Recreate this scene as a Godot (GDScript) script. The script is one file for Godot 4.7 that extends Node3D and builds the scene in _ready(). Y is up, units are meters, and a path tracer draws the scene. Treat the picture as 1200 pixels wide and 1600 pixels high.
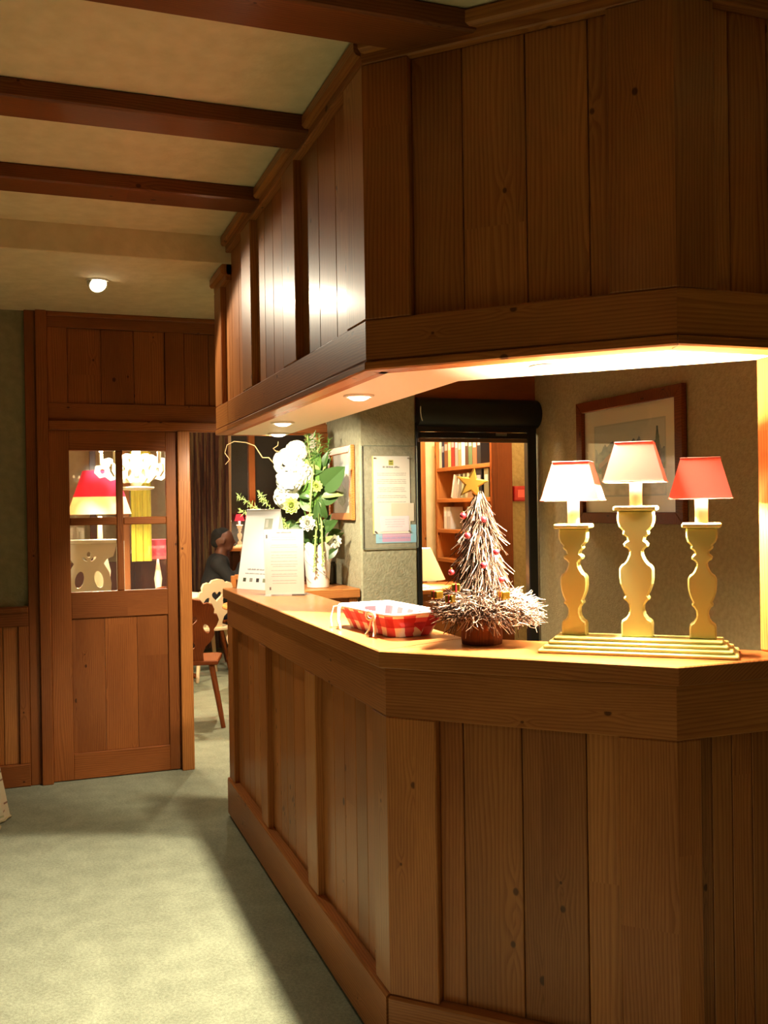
extends Node3D

var M := {}
var rng := RandomNumberGenerator.new()
var used := {}
const TAN := 0.41421356

# ------------------------------------------------------------------ naming
func numbered(n: String) -> String:
	if not used.has(n):
		used[n] = 0
		return n
	used[n] += 1
	return "%s_%03d" % [n, used[n]]

func tag(o: Node, label: String, category: String, group := "", kind := "") -> Node:
	o.set_meta("label", label)
	o.set_meta("category", category)
	if group != "":
		o.set_meta("group", group)
	if kind != "":
		o.set_meta("kind", kind)
	return o

func thing(called: String, label: String, category: String, at := Vector3.ZERO, turn := 0.0, group := "") -> Node3D:
	var o := Node3D.new()
	o.name = numbered(called)
	add_child(o)
	o.position = at
	o.rotation.y = turn
	tag(o, label, category, group)
	return o

func setting(called: String, label: String, category: String) -> Node3D:
	var o := Node3D.new()
	o.name = called
	add_child(o)
	tag(o, label, category, "", "structure")
	return o

func part(parent: Node, called: String, mesh: Mesh, mat: Material, t := Transform3D.IDENTITY) -> MeshInstance3D:
	var o := MeshInstance3D.new()
	o.name = called
	o.mesh = mesh
	o.material_override = mat
	o.transform = t
	parent.add_child(o, true)
	return o

func at(x: float, y: float, z: float) -> Transform3D:
	return Transform3D(Basis.IDENTITY, Vector3(x, y, z))

func turned(p: Vector3, ry := 0.0, rx := 0.0, rz := 0.0) -> Transform3D:
	return Transform3D(Basis.from_euler(Vector3(rx, ry, rz)), p)

# ------------------------------------------------------------------ meshing
func stool() -> SurfaceTool:
	var st := SurfaceTool.new()
	st.begin(Mesh.PRIMITIVE_TRIANGLES)
	return st

func tri(st: SurfaceTool, p: Array, uv: Array, hint: Vector3) -> void:
	var n: Vector3 = (p[1] - p[0]).cross(p[2] - p[0])
	if n.length() < 1e-12:
		return
	n = n.normalized()
	var order := [0, 1, 2]
	if n.dot(hint) > 0.0:
		order = [0, 2, 1]
	else:
		n = -n
	for i in order:
		st.set_normal(n)
		st.set_uv(uv[i])
		st.add_vertex(p[i])

func quad(st: SurfaceTool, p: Array, uv: Array, hint: Vector3) -> void:
	tri(st, [p[0], p[1], p[2]], [uv[0], uv[1], uv[2]], hint)
	tri(st, [p[0], p[2], p[3]], [uv[0], uv[2], uv[3]], hint)

func grain_uv(p: Vector3, n: Vector3, axis: int, off: Vector2) -> Vector2:
	# u runs across the grain, v along it; 0.64 m by 2.56 m of timber in the texture
	var along := p[axis]
	var across: float
	var a := [0, 1, 2]
	a.erase(axis)
	across = p[a[0]] if absf(n[a[0]]) < absf(n[a[1]]) else p[a[1]] + 0.11
	return Vector2((across + off.x) / 0.64, (along + off.y) / 2.56)

func quad_g(st: SurfaceTool, p: Array, hint: Vector3, axis: int, off: Vector2) -> void:
	var n: Vector3 = (p[1] - p[0]).cross(p[2] - p[0])
	var uv := []
	for q in p:
		uv.append(grain_uv(q, n, axis, off))
	quad(st, p, uv, hint)

func tri_g(st: SurfaceTool, p: Array, hint: Vector3, axis: int, off: Vector2) -> void:
	var n: Vector3 = (p[1] - p[0]).cross(p[2] - p[0])
	var uv := []
	for q in p:
		uv.append(grain_uv(q, n, axis, off))
	tri(st, p, uv, hint)

func roff() -> Vector2:
	return Vector2(rng.randf() * 0.6, rng.randf() * 2.5)

# a board in face coordinates: u along the face, y up, n outwards; its two ends may be mitred; the outer arrises are chamfered
func board_mesh(u0: float, u1: float, y0: float, y1: float, n0: float, n1: float, axis := 1, b := 0.002, m0 := 0.0, m1 := 0.0) -> ArrayMesh:
	var st := stool()
	var off := roff()
	var nm := n1 - b
	var P := func(s: int, y: float, n: float, inset: float) -> Vector3:
		var u: float = (u0 + m0 * (n1 - n) + inset) if s == 0 else (u1 - m1 * (n1 - n) - inset)
		return Vector3(u, y, n)
	var b0 := b if m0 == 0.0 else 0.0
	var b1 := b if m1 == 0.0 else 0.0
	var O := [P.call(0, y0 + b, n1, b0), P.call(1, y0 + b, n1, b1), P.call(1, y1 - b, n1, b1), P.call(0, y1 - b, n1, b0)]
	var K := [P.call(0, y0, nm, 0.0), P.call(1, y0, nm, 0.0), P.call(1, y1, nm, 0.0), P.call(0, y1, nm, 0.0)]
	var I := [P.call(0, y0, n0, 0.0), P.call(1, y0, n0, 0.0), P.call(1, y1, n0, 0.0), P.call(0, y1, n0, 0.0)]
	var out := [Vector3(0, -1, 0), Vector3(1, 0, 0), Vector3(0, 1, 0), Vector3(-1, 0, 0)]
	quad_g(st, O, Vector3(0, 0, 1), axis, off)
	quad_g(st, I, Vector3(0, 0, -1), axis, off)
	for i in 4:
		var j := (i + 1) % 4
		quad_g(st, [O[i], O[j], K[j], K[i]], out[i] + Vector3(0, 0, 1), axis, off)
		quad_g(st, [K[i], K[j], I[j], I[i]], out[i], axis, off)
	return st.commit()

# box with all its arrises chamfered, centred on the origin
func bbox(size: Vector3, b := 0.003, axis := 1) -> ArrayMesh:
	var st := stool()
	var off := roff()
	var h := size * 0.5
	b = minf(b, minf(h.x, minf(h.y, h.z)) * 0.6)
	for ax in 3:
		var a1 := (ax + 1) % 3
		var a2 := (ax + 2) % 3
		for s in [-1.0, 1.0]:
			var q := []
			for c in [[-1, -1], [1, -1], [1, 1], [-1, 1]]:
				var p := Vector3.ZERO
				p[ax] = s * h[ax]
				p[a1] = c[0] * (h[a1] - b)
				p[a2] = c[1] * (h[a2] - b)
				q.append(p)
			var n := Vector3.ZERO
			n[ax] = s
			quad_g(st, q, n, axis, off)
		for s1 in [-1.0, 1.0]:
			for s2 in [-1.0, 1.0]:
				var q := []
				for e in [[-1, 0], [1, 0], [1, 1], [-1, 1]]:
					var p := Vector3.ZERO
					p[ax] = e[0] * (h[ax] - b)
					p[a1] = s1 * (h[a1] - (b if e[1] == 1 else 0.0))
					p[a2] = s2 * (h[a2] - (0.0 if e[1] == 1 else b))
					q.append(p)
				var n := Vector3.ZERO
				n[a1] = s1
				n[a2] = s2
				quad_g(st, q, n, axis, off)
	for sx in [-1.0, 1.0]:
		for sy in [-1.0, 1.0]:
			for sz in [-1.0, 1.0]:
				tri_g(st, [Vector3(sx * h.x, sy * (h.y - b), sz * (h.z - b)), Vector3(sx * (h.x - b), sy * h.y, sz * (h.z - b)), Vector3(sx * (h.x - b), sy * (h.y - b), sz * h.z)], Vector3(sx, sy, sz), axis, off)
	return st.commit()

func box(parent: Node, called: String, lo: Vector3, hi: Vector3, mat: Material, b := 0.003, axis := 1) -> MeshInstance3D:
	return part(parent, called, bbox((hi - lo).abs(), b, axis), mat, Transform3D(Basis.IDENTITY, (lo + hi) * 0.5))

func inset(poly: PackedVector2Array, d: float) -> PackedVector2Array:
	var r := PackedVector2Array()
	var n := poly.size()
	var area := 0.0
	for i in n:
		area += poly[i].cross(poly[(i + 1) % n])
	var sgn := 1.0 if area > 0.0 else -1.0
	for i in n:
		var a := poly[(i + n - 1) % n]
		var p := poly[i]
		var c := poly[(i + 1) % n]
		var e1 := (p - a).normalized()
		var e2 := (c - p).normalized()
		var n1 := Vector2(-e1.y, e1.x) * sgn
		var n2 := Vector2(-e2.y, e2.x) * sgn
		var m := n1 + n2
		r.append(p + m * (d / maxf(0.4, 1.0 + n1.dot(n2))))
	return r

# polygon (x, y) extruded along z from z0 to z1, both rims chamfered
func slab(poly: PackedVector2Array, z0: float, z1: float, b := 0.0, uvs := 1.0, smooth := false) -> ArrayMesh:
	var st := stool()
	var n := poly.size()
	var ins := inset(poly, b) if b > 0.0 else poly
	var idx := Geometry2D.triangulate_polygon(ins)
	var area := 0.0
	for i in n:
		area += poly[i].cross(poly[(i + 1) % n])
	var sgn := 1.0 if area > 0.0 else -1.0
	for k in range(0, idx.size(), 3):
		for z in [z0, z1]:
			var p := []
			var uv := []
			for j in 3:
				var q := ins[idx[k + j]]
				p.append(Vector3(q.x, q.y, z))
				uv.append(q * uvs)
			tri(st, p, uv, Vector3(0, 0, 1.0 if z == z1 else -1.0))
	var run := 0.0
	for i in n:
		var j := (i + 1) % n
		var e := poly[j] - poly[i]
		var o := Vector3(e.y, -e.x, 0) * sgn
		var d := e.length()
		var A := poly[i]
		var B := poly[j]
		var za := z0 + b
		var zb := z1 - b
		quad(st, [Vector3(A.x, A.y, za), Vector3(B.x, B.y, za), Vector3(B.x, B.y, zb), Vector3(A.x, A.y, zb)], [Vector2(run, za) * uvs, Vector2(run + d, za) * uvs, Vector2(run + d, zb) * uvs, Vector2(run, zb) * uvs], o)
		if b > 0.0:
			var A2 := ins[i]
			var B2 := ins[j]
			quad(st, [Vector3(A.x, A.y, zb), Vector3(B.x, B.y, zb), Vector3(B2.x, B2.y, z1), Vector3(A2.x, A2.y, z1)], [A * uvs, B * uvs, B2 * uvs, A2 * uvs], o.normalized() + Vector3(0, 0, 1))
			quad(st, [Vector3(A.x, A.y, za), Vector3(B.x, B.y, za), Vector3(B2.x, B2.y, z0), Vector3(A2.x, A2.y, z0)], [A * uvs, B * uvs, B2 * uvs, A2 * uvs], o.normalized() + Vector3(0, 0, -1))
		run += d
	return st.commit()

# flat polygon given in (x, z) as a horizontal slab from y0 to y1
func flat_slab(poly: PackedVector2Array, y0: float, y1: float, b := 0.0, along := Vector2(0, 1)) -> ArrayMesh:
	var st := stool()
	var n := poly.size()
	var ins := inset(poly, b) if b > 0.0 else poly
	var idx := Geometry2D.triangulate_polygon(ins)
	var off := roff()
	var cross := Vector2(-along.y, along.x)
	var U := func(p: Vector3) -> Vector2:
		var q := Vector2(p.x, p.z)
		return Vector2((q.dot(cross) + p.y + off.x) / 0.64, (q.dot(along) + off.y) / 2.56)
	var area := 0.0
	for i in n:
		area += poly[i].cross(poly[(i + 1) % n])
	var sgn := 1.0 if area > 0.0 else -1.0
	for k in range(0, idx.size(), 3):
		for top in [true, false]:
			var p := []
			var uv := []
			for j in 3:
				var q := ins[idx[k + j]]
				p.append(Vector3(q.x, y1 if top else y0, q.y))
				uv.append(U.call(p[j]))
			tri(st, p, uv, Vector3(0, 1 if top else -1, 0))
	for i in n:
		var j := (i + 1) % n
		var A := poly[i]
		var B := poly[j]
		var o := Vector3((B - A).y, 0, -(B - A).x) * sgn
		for seg in [[y0 + b, y1 - b, A, B, A, B, 0.0], [y1 - b, y1, A, B, ins[i], ins[j], 1.0], [y0 + b, y0, A, B, ins[i], ins[j], -1.0]]:
			if b == 0.0 and seg[6] != 0.0:
				continue
			var p := [Vector3(seg[2].x, seg[0], seg[2].y), Vector3(seg[3].x, seg[0], seg[3].y), Vector3(seg[5].x, seg[1], seg[5].y), Vector3(seg[4].x, seg[1], seg[4].y)]
			quad(st, p, [U.call(p[0]), U.call(p[1]), U.call(p[2]), U.call(p[3])], o.normalized() + Vector3(0, seg[6], 0))
	return st.commit()

# turned shape round the y axis
func lathe(profile: Array, seg := 24, uvs := Vector2(1, 1)) -> ArrayMesh:
	var st := stool()
	st.set_smooth_group(-1)
	var n := profile.size()
	var nr := []
	for i in n:
		var a: Vector2 = profile[maxi(i - 1, 0)]
		var c: Vector2 = profile[mini(i + 1, n - 1)]
		var d := c - a
		nr.append(Vector2(d.y, -d.x).normalized())
	for i in n - 1:
		for s in seg:
			var q := []
			for e in [[i, s], [i, s + 1], [i + 1, s + 1], [i + 1, s]]:
				var ang: float = TAU * e[1] / seg
				var p: Vector2 = profile[e[0]]
				q.append([Vector3(p.x * cos(ang), p.y, p.x * sin(ang)), Vector3(nr[e[0]].x * cos(ang), nr[e[0]].y, nr[e[0]].x * sin(ang)), Vector2(float(e[1]) / seg, float(e[0]) / (n - 1)) * uvs])
			for t in [[0, 1, 2], [0, 2, 3]]:
				var c: Vector3 = (q[t[1]][0] - q[t[0]][0]).cross(q[t[2]][0] - q[t[0]][0])
				if c.length() < 1e-13:
					continue
				var order: Array = t if c.dot(q[t[0]][1] + q[t[1]][1] + q[t[2]][1]) < 0.0 else [t[0], t[2], t[1]]
				for k in order:
					st.set_normal(q[k][1])
					st.set_uv(q[k][2])
					st.add_vertex(q[k][0])
	return st.commit()

func tube_to(st: SurfaceTool, pts: Array, radii: Array, seg := 6, cap := true, flat := 1.0) -> void:
	var rings := []
	var prev := Vector3.ZERO
	for i in pts.size():
		var d: Vector3 = (pts[mini(i + 1, pts.size() - 1)] - pts[maxi(i - 1, 0)]).normalized()
		if prev == Vector3.ZERO:
			prev = Vector3.UP if absf(d.y) < 0.9 else Vector3.RIGHT
		var s := prev.cross(d).normalized()
		if s.length() < 0.5:
			s = Vector3.FORWARD.cross(d).normalized()
		var u := d.cross(s).normalized()
		prev = u
		var ring := []
		for k in seg:
			var a := TAU * k / seg
			var n := s * cos(a) + u * sin(a) * flat
			ring.append([pts[i] + n * radii[i], n.normalized()])
		rings.append(ring)
	for i in pts.size() - 1:
		for k in seg:
			var k2 := (k + 1) % seg
			var q := [rings[i][k], rings[i][k2], rings[i + 1][k2], rings[i + 1][k]]
			var uv := [Vector2(float(k) / seg, i), Vector2(float(k + 1) / seg, i), Vector2(float(k + 1) / seg, i + 1), Vector2(float(k) / seg, i + 1)]
			for t in [[0, 1, 2], [0, 2, 3]]:
				var c: Vector3 = (q[t[1]][0] - q[t[0]][0]).cross(q[t[2]][0] - q[t[0]][0])
				var order: Array = t if c.dot(q[t[0]][1] + q[t[1]][1] + q[t[2]][1]) < 0.0 else [t[0], t[2], t[1]]
				for j in order:
					st.set_normal(q[j][1])
					st.set_uv(uv[j])
					st.add_vertex(q[j][0])
	if cap:
		for e in [0, pts.size() - 1]:
			var d: Vector3 = (pts[e] - pts[1 if e == 0 else e - 1]).normalized()
			for k in range(1, seg - 1):
				tri(st, [rings[e][0][0], rings[e][k][0], rings[e][k + 1][0]], [Vector2.ZERO, Vector2.RIGHT, Vector2.ONE], d)

func tube(pts: Array, radii: Array, seg := 8, cap := true) -> ArrayMesh:
	var st := stool()
	tube_to(st, pts, radii, seg, cap)
	return st.commit()

func ball(r: float, seg := 16, squash := 1.0) -> ArrayMesh:
	var pr := []
	for i in seg / 2 + 1:
		var a := -PI / 2 + PI * i / (seg / 2)
		pr.append(Vector2(maxf(r * cos(a), 0.0), r * sin(a) * squash))
	return lathe(pr, seg)

# wavy hanging sheet with thickness, from x0 to x1 in its own x, hanging down y; waves along z
func drape(w: float, h: float, waves: float, amp: float, thick := 0.004, nx := 60, ny := 8, flare := 0.0) -> ArrayMesh:
	var st := stool()
	var P := func(i: int, j: int, side: float) -> Vector3:
		var u := float(i) / nx
		var v := float(j) / ny
		var x := (u - 0.5) * w * (1.0 + flare * (1.0 - v))
		var zz := amp * (0.7 + 0.3 * (1.0 - v)) * (sin(u * TAU * waves) + 0.35 * sin(u * TAU * waves * 2.3 + 1.0 + v * 0.6))
		return Vector3(x, v * h, zz + side * thick * 0.5)
	for i in nx:
		for j in ny:
			for s in [-1.0, 1.0]:
				var p := [P.call(i, j, s), P.call(i + 1, j, s), P.call(i + 1, j + 1, s), P.call(i, j + 1, s)]
				var uv := [Vector2(i * w / nx, j * h / ny), Vector2((i + 1) * w / nx, j * h / ny), Vector2((i + 1) * w / nx, (j + 1) * h / ny), Vector2(i * w / nx, (j + 1) * h / ny)]
				quad(st, p, uv, Vector3(0, 0, s))
	for j in ny:
		for i in [0, nx]:
			quad(st, [P.call(i, j, -1.0), P.call(i, j, 1.0), P.call(i, j + 1, 1.0), P.call(i, j + 1, -1.0)], [Vector2.ZERO, Vector2.ZERO, Vector2.ZERO, Vector2.ZERO], Vector3(-1 if i == 0 else 1, 0, 0))
	for i in nx:
		quad(st, [P.call(i, 0, -1.0), P.call(i + 1, 0, -1.0), P.call(i + 1, 0, 1.0), P.call(i, 0, 1.0)], [Vector2.ZERO, Vector2.ZERO, Vector2.ZERO, Vector2.ZERO], Vector3.DOWN)
	return st.commit()

# leaf blade: a bent, pointed strip with a fold along its midrib and real thickness
func leaf_to(st: SurfaceTool, base: Vector3, dir: Vector3, up: Vector3, l: float, w: float, bend: float, thick := 0.0008) -> void:
	dir = dir.normalized()
	var side := dir.cross(up).normalized()
	var nrm := side.cross(dir).normalized()
	var rows := []
	var k := 7
	for i in k + 1:
		var t := float(i) / k
		var c := base + dir * l * t - nrm * bend * l * t * t
		var ww := w * 0.5 * pow(sin(PI * pow(t, 0.75)), 0.8) + 0.0004
		rows.append([c - side * ww + nrm * ww * 0.35, c, c + side * ww + nrm * ww * 0.35])
	for i in k:
		for s in 2:
			var q := [rows[i][s], rows[i][s + 1], rows[i + 1][s + 1], rows[i + 1][s]]
			var uv := [Vector2(s * 0.5, float(i) / k), Vector2((s + 1) * 0.5, float(i) / k), Vector2((s + 1) * 0.5, float(i + 1) / k), Vector2(s * 0.5, float(i + 1) / k)]
			quad(st, q, uv, nrm)
			var q2 := []
			for p in q:
				q2.append(p - nrm * thick)
			quad(st, q2, uv, -nrm)

# ------------------------------------------------------------------ signed distance body (surface nets)
var bones := []

func field(p: Vector3, k: float) -> float:
	var d := 9.0
	for b in bones:
		var pa: Vector3 = p - b[0]
		var ba: Vector3 = b[1] - b[0]
		var h := clampf(pa.dot(ba) / maxf(ba.length_squared(), 1e-9), 0.0, 1.0)
		var e: float = (pa - ba * h).length() - lerpf(b[2], b[3], h)
		var hh := maxf(k - absf(d - e), 0.0) / k
		d = minf(d, e) - hh * hh * k * 0.25
	return d

func nets(st: SurfaceTool, cell: float, k: float, xf := Transform3D.IDENTITY) -> void:
	var lo := Vector3(9, 9, 9)
	var hi := -lo
	for b in bones:
		for e in 2:
			var r: float = b[2 + e] + k + cell * 2.0
			lo = lo.min(b[e] - Vector3.ONE * r)
			hi = hi.max(b[e] + Vector3.ONE * r)
	var nx := int((hi.x - lo.x) / cell) + 2
	var ny := int((hi.y - lo.y) / cell) + 2
	var nz := int((hi.z - lo.z) / cell) + 2
	var g := PackedFloat32Array()
	g.resize(nx * ny * nz)
	for z in nz:
		for y in ny:
			for x in nx:
				g[(z * ny + y) * nx + x] = field(lo + Vector3(x, y, z) * cell, k)
	var vid := {}
	var vp := []
	for z in nz - 1:
		for y in ny - 1:
			for x in nx - 1:
				var s := Vector3.ZERO
				var cnt := 0
				var v := []
				for c in 8:
					v.append(g[((z + (c >> 2)) * ny + y + ((c >> 1) & 1)) * nx + x + (c & 1)])
				var inside := 0
				for c in 8:
					if v[c] < 0.0:
						inside += 1
				if inside == 0 or inside == 8:
					continue
				for e in [[0, 1], [2, 3], [4, 5], [6, 7], [0, 2], [1, 3], [4, 6], [5, 7], [0, 4], [1, 5], [2, 6], [3, 7]]:
					var a: float = v[e[0]]
					var b: float = v[e[1]]
					if (a < 0.0) != (b < 0.0):
						var t := a / (a - b)
						var pa := Vector3(e[0] & 1, (e[0] >> 1) & 1, e[0] >> 2)
						var pb := Vector3(e[1] & 1, (e[1] >> 1) & 1, e[1] >> 2)
						s += pa.lerp(pb, t)
						cnt += 1
				vid[(z * ny + y) * nx + x] = vp.size()
				vp.append(lo + (Vector3(x, y, z) + s / cnt) * cell)
	var nrm := []
	for p in vp:
		var e := cell * 0.5
		nrm.append(Vector3(field(p + Vector3(e, 0, 0), k) - field(p - Vector3(e, 0, 0), k), field(p + Vector3(0, e, 0), k) - field(p - Vector3(0, e, 0), k), field(p + Vector3(0, 0, e), k) - field(p - Vector3(0, 0, e), k)).normalized())
	var strd := [1, nx, nx * ny]
	for z in range(1, nz - 1):
		for y in range(1, ny - 1):
			for x in range(1, nx - 1):
				var i := (z * ny + y) * nx + x
				for ax in 3:
					var j: int = i + strd[ax]
					if (g[i] < 0.0) == (g[j] < 0.0):
						continue
					var s1: int = strd[(ax + 1) % 3]
					var s2: int = strd[(ax + 2) % 3]
					var q := [i, i - s1, i - s1 - s2, i - s2]
					if not (vid.has(q[0]) and vid.has(q[1]) and vid.has(q[2]) and vid.has(q[3])):
						continue
					var w := []
					for e in q:
						w.append(vid[e])
					for t in [[0, 1, 2], [0, 2, 3]]:
						var c: Vector3 = (vp[w[t[1]]] - vp[w[t[0]]]).cross(vp[w[t[2]]] - vp[w[t[0]]])
						var order: Array = t if c.dot(nrm[w[t[0]]]) < 0.0 else [t[0], t[2], t[1]]
						for m in order:
							st.set_normal(xf.basis * nrm[w[m]])
							st.set_uv(Vector2.ZERO)
							st.add_vertex(xf * vp[w[m]])

# ------------------------------------------------------------------ materials
func image_tex(w: int, h: int, data: PackedByteArray) -> ImageTexture:
	return ImageTexture.create_from_image(Image.create_from_data(w, h, false, Image.FORMAT_RGB8, data))

func wood_tex(sd: int, light: Color, dark: Color, lines: float) -> ImageTexture:
	var w := 512
	var h := 1024
	var warp := FastNoiseLite.new()
	warp.seed = sd
	warp.frequency = 1.0
	warp.fractal_octaves = 3
	var fib := FastNoiseLite.new()
	fib.seed = sd + 5
	fib.frequency = 1.0
	fib.fractal_octaves = 2
	var r := RandomNumberGenerator.new()
	r.seed = sd
	var knots := []
	for i in 16:
		knots.append([r.randf() * 0.64, r.randf() * 2.56, r.randf_range(0.003, 0.009)])
	var data := PackedByteArray()
	data.resize(w * h * 3)
	var knot_d := Color(dark.r * 0.45, dark.g * 0.4, dark.b * 0.4)
	for y in h:
		var v := 2.56 * y / h
		var near := []
		for kn in knots:
			if absf(kn[1] - v) < 0.14:
				near.append(kn)
		for x in w:
			var u := 0.64 * x / w
			var s := u * lines + 2.6 * warp.get_noise_2d(u * 5.0, v * 0.55) * (1.0 + 0.6 * warp.get_noise_2d(u * 2.0 + 40.0, v * 0.3))
			var kd := 0.0
			for kn in near:
				var du: float = (u - kn[0]) / kn[2]
				var dv: float = (v - kn[1]) / (kn[2] * 1.35)
				var q := du * du + dv * dv
				s += 1.4 * signf(du) * exp(-(du * du) / 14.0 - (dv * dv) / 30.0)
				kd = maxf(kd, 1.0 - smoothstep(0.5, 1.5, q))
			var f := s - floorf(s)
			var late := smoothstep(0.25, 0.9, f) * (1.0 - smoothstep(0.92, 1.0, f))
			var fb := fib.get_noise_2d(u * 420.0, v * 7.0)
			var tone := 0.5 + 0.5 * warp.get_noise_2d(u * 3.0 + 9.0, v * 0.8 + 31.0)
			var c := light.lerp(dark, clampf(late * 0.26 + fb * 0.16 + (tone - 0.5) * 0.5 + 0.28, 0.0, 1.0))
			c = c.lerp(knot_d, kd * 0.6)
			var i := (y * w + x) * 3
			data[i] = int(clampf(c.r, 0, 1) * 255)
			data[i + 1] = int(clampf(c.g, 0, 1) * 255)
			data[i + 2] = int(clampf(c.b, 0, 1) * 255)
	return image_tex(w, h, data)

func mat(c: Color, rough := 0.6, metal := 0.0) -> StandardMaterial3D:
	var m := StandardMaterial3D.new()
	m.albedo_color = c
	m.roughness = rough
	m.metallic = metal
	return m

func wood(t: Texture2D, tint: Color, rough := 0.42) -> StandardMaterial3D:
	var m := mat(tint, rough)
	m.albedo_texture = t
	m.heightmap_enabled = true
	m.heightmap_texture = t
	m.heightmap_scale = 0.018
	m.clearcoat_enabled = true
	m.clearcoat = 0.22
	m.clearcoat_roughness = 0.17
	m.metallic_specular = 0.25
	return m

func noise_tex(sd: int, freq: float, size := 512, oct := 4, ramp: Gradient = null) -> NoiseTexture2D:
	var f := FastNoiseLite.new()
	f.seed = sd
	f.frequency = freq
	f.fractal_octaves = oct
	var n := NoiseTexture2D.new()
	n.width = size
	n.height = size
	n.seamless = true
	n.noise = f
	if ramp:
		n.color_ramp = ramp
	return n

func ramp2(a: Color, b: Color) -> Gradient:
	var g := Gradient.new()
	g.set_color(0, a)
	g.set_color(1, b)
	return g

func plaster(c1: Color, c2: Color, relief: float, scale := 1.4) -> StandardMaterial3D:
	var m := mat(Color.WHITE, 0.92)
	m.albedo_texture = noise_tex(7, 0.012, 512, 5, ramp2(c1, c2))
	m.heightmap_enabled = true
	m.heightmap_texture = noise_tex(11, 0.03, 512, 5)
	m.heightmap_scale = relief
	m.uv1_triplanar = true
	m.uv1_world_triplanar = true
	m.uv1_scale = Vector3.ONE * scale
	return m

func glow(c: Color, e: float) -> StandardMaterial3D:
	var m := mat(Color(1, 1, 1), 0.5)
	m.emission_enabled = true
	m.emission = c
	m.emission_energy_multiplier = e
	return m

func pane_mat(a := 0.06) -> StandardMaterial3D:
	var m := mat(Color(1, 1, 1, a), 0.03)
	m.transparency = BaseMaterial3D.TRANSPARENCY_ALPHA
	return m

func fill(im: Image, x: int, y: int, w: int, h: int, c: Color) -> void:
	im.fill_rect(Rect2i(x, y, w, h), c)

func words(im: Image, x0: int, x1: int, y: int, h: int, c: Color, centred := false) -> void:
	var runs := []
	var x := 0
	var room := x1 - x0
	while true:
		var l := rng.randi_range(h, h * 5)
		if x + l > room:
			break
		runs.append([x, l])
		x += l + maxi(2, h / 2)
	var shift := (room - x) / 2 if centred else 0
	for r in runs:
		for k in range(0, r[1], maxi(2, h / 2)):
			var hh := h if rng.randf() > 0.3 else int(h * 0.7)
			fill(im, x0 + shift + r[0] + k, y + h - hh, maxi(1, int(h * 0.34)), hh, c)

func print_mat(im: Image) -> StandardMaterial3D:
	var m := mat(Color.WHITE, 0.55)
	m.albedo_texture = ImageTexture.create_from_image(im)
	return m

# a thin sheet w by h standing in its own xy plane, printed on +z, plain edges
func sheet(parent: Node, called: String, w: float, h: float, t: float, front: Material, xf: Transform3D) -> MeshInstance3D:
	var st := stool()
	var a := w * 0.5
	var b := h * 0.5
	for s in [1.0, -1.0]:
		quad(st, [Vector3(-a, -b, s * t * 0.5), Vector3(a, -b, s * t * 0.5), Vector3(a, b, s * t * 0.5), Vector3(-a, b, s * t * 0.5)], [Vector2(0, 1), Vector2(1, 1), Vector2(1, 0), Vector2(0, 0)] if s > 0 else [Vector2(0.01, 0.02), Vector2(0.02, 0.02), Vector2(0.02, 0.01), Vector2(0.01, 0.01)], Vector3(0, 0, s))
	var c := [Vector2(-a, -b), Vector2(a, -b), Vector2(a, b), Vector2(-a, b)]
	var e := Vector2(0.01, 0.01)
	for i in 4:
		var p: Vector2 = c[i]
		var q: Vector2 = c[(i + 1) % 4]
		quad(st, [Vector3(p.x, p.y, -t * 0.5), Vector3(q.x, q.y, -t * 0.5), Vector3(q.x, q.y, t * 0.5), Vector3(p.x, p.y, t * 0.5)], [e, e, e, e], Vector3(p.x + q.x, p.y + q.y, 0))
	return part(parent, called, st.commit(), front, xf)

# ------------------------------------------------------------------ lights and fittings
const WARM := Color(1.0, 0.94, 0.82)
const LAMP := Color(1.0, 0.91, 0.75)

func spot(parent: Node, p: Vector3, aim: Vector3, angle: float, soft: float, energy: float, c: Color, size := 0.03) -> void:
	var l := SpotLight3D.new()
	l.name = "spot_light"
	parent.add_child(l, true)
	l.position = p
	var d := aim.normalized()
	l.basis = Basis.looking_at(d, Vector3(0, 0, 1) if absf(d.y) > 0.9 else Vector3.UP)
	l.spot_angle = angle
	l.spot_angle_attenuation = soft
	l.light_energy = energy
	l.light_color = c
	l.light_size = size
	l.spot_range = 30.0
	l.spot_attenuation = 2.0
	l.shadow_enabled = true

func omni(parent: Node, p: Vector3, energy: float, c: Color, size := 0.03) -> void:
	var l := OmniLight3D.new()
	l.name = "bulb_light"
	parent.add_child(l, true)
	l.position = p
	l.light_energy = energy
	l.light_color = c
	l.light_size = size
	l.omni_range = 30.0
	l.omni_attenuation = 2.0
	l.shadow_enabled = true

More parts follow.
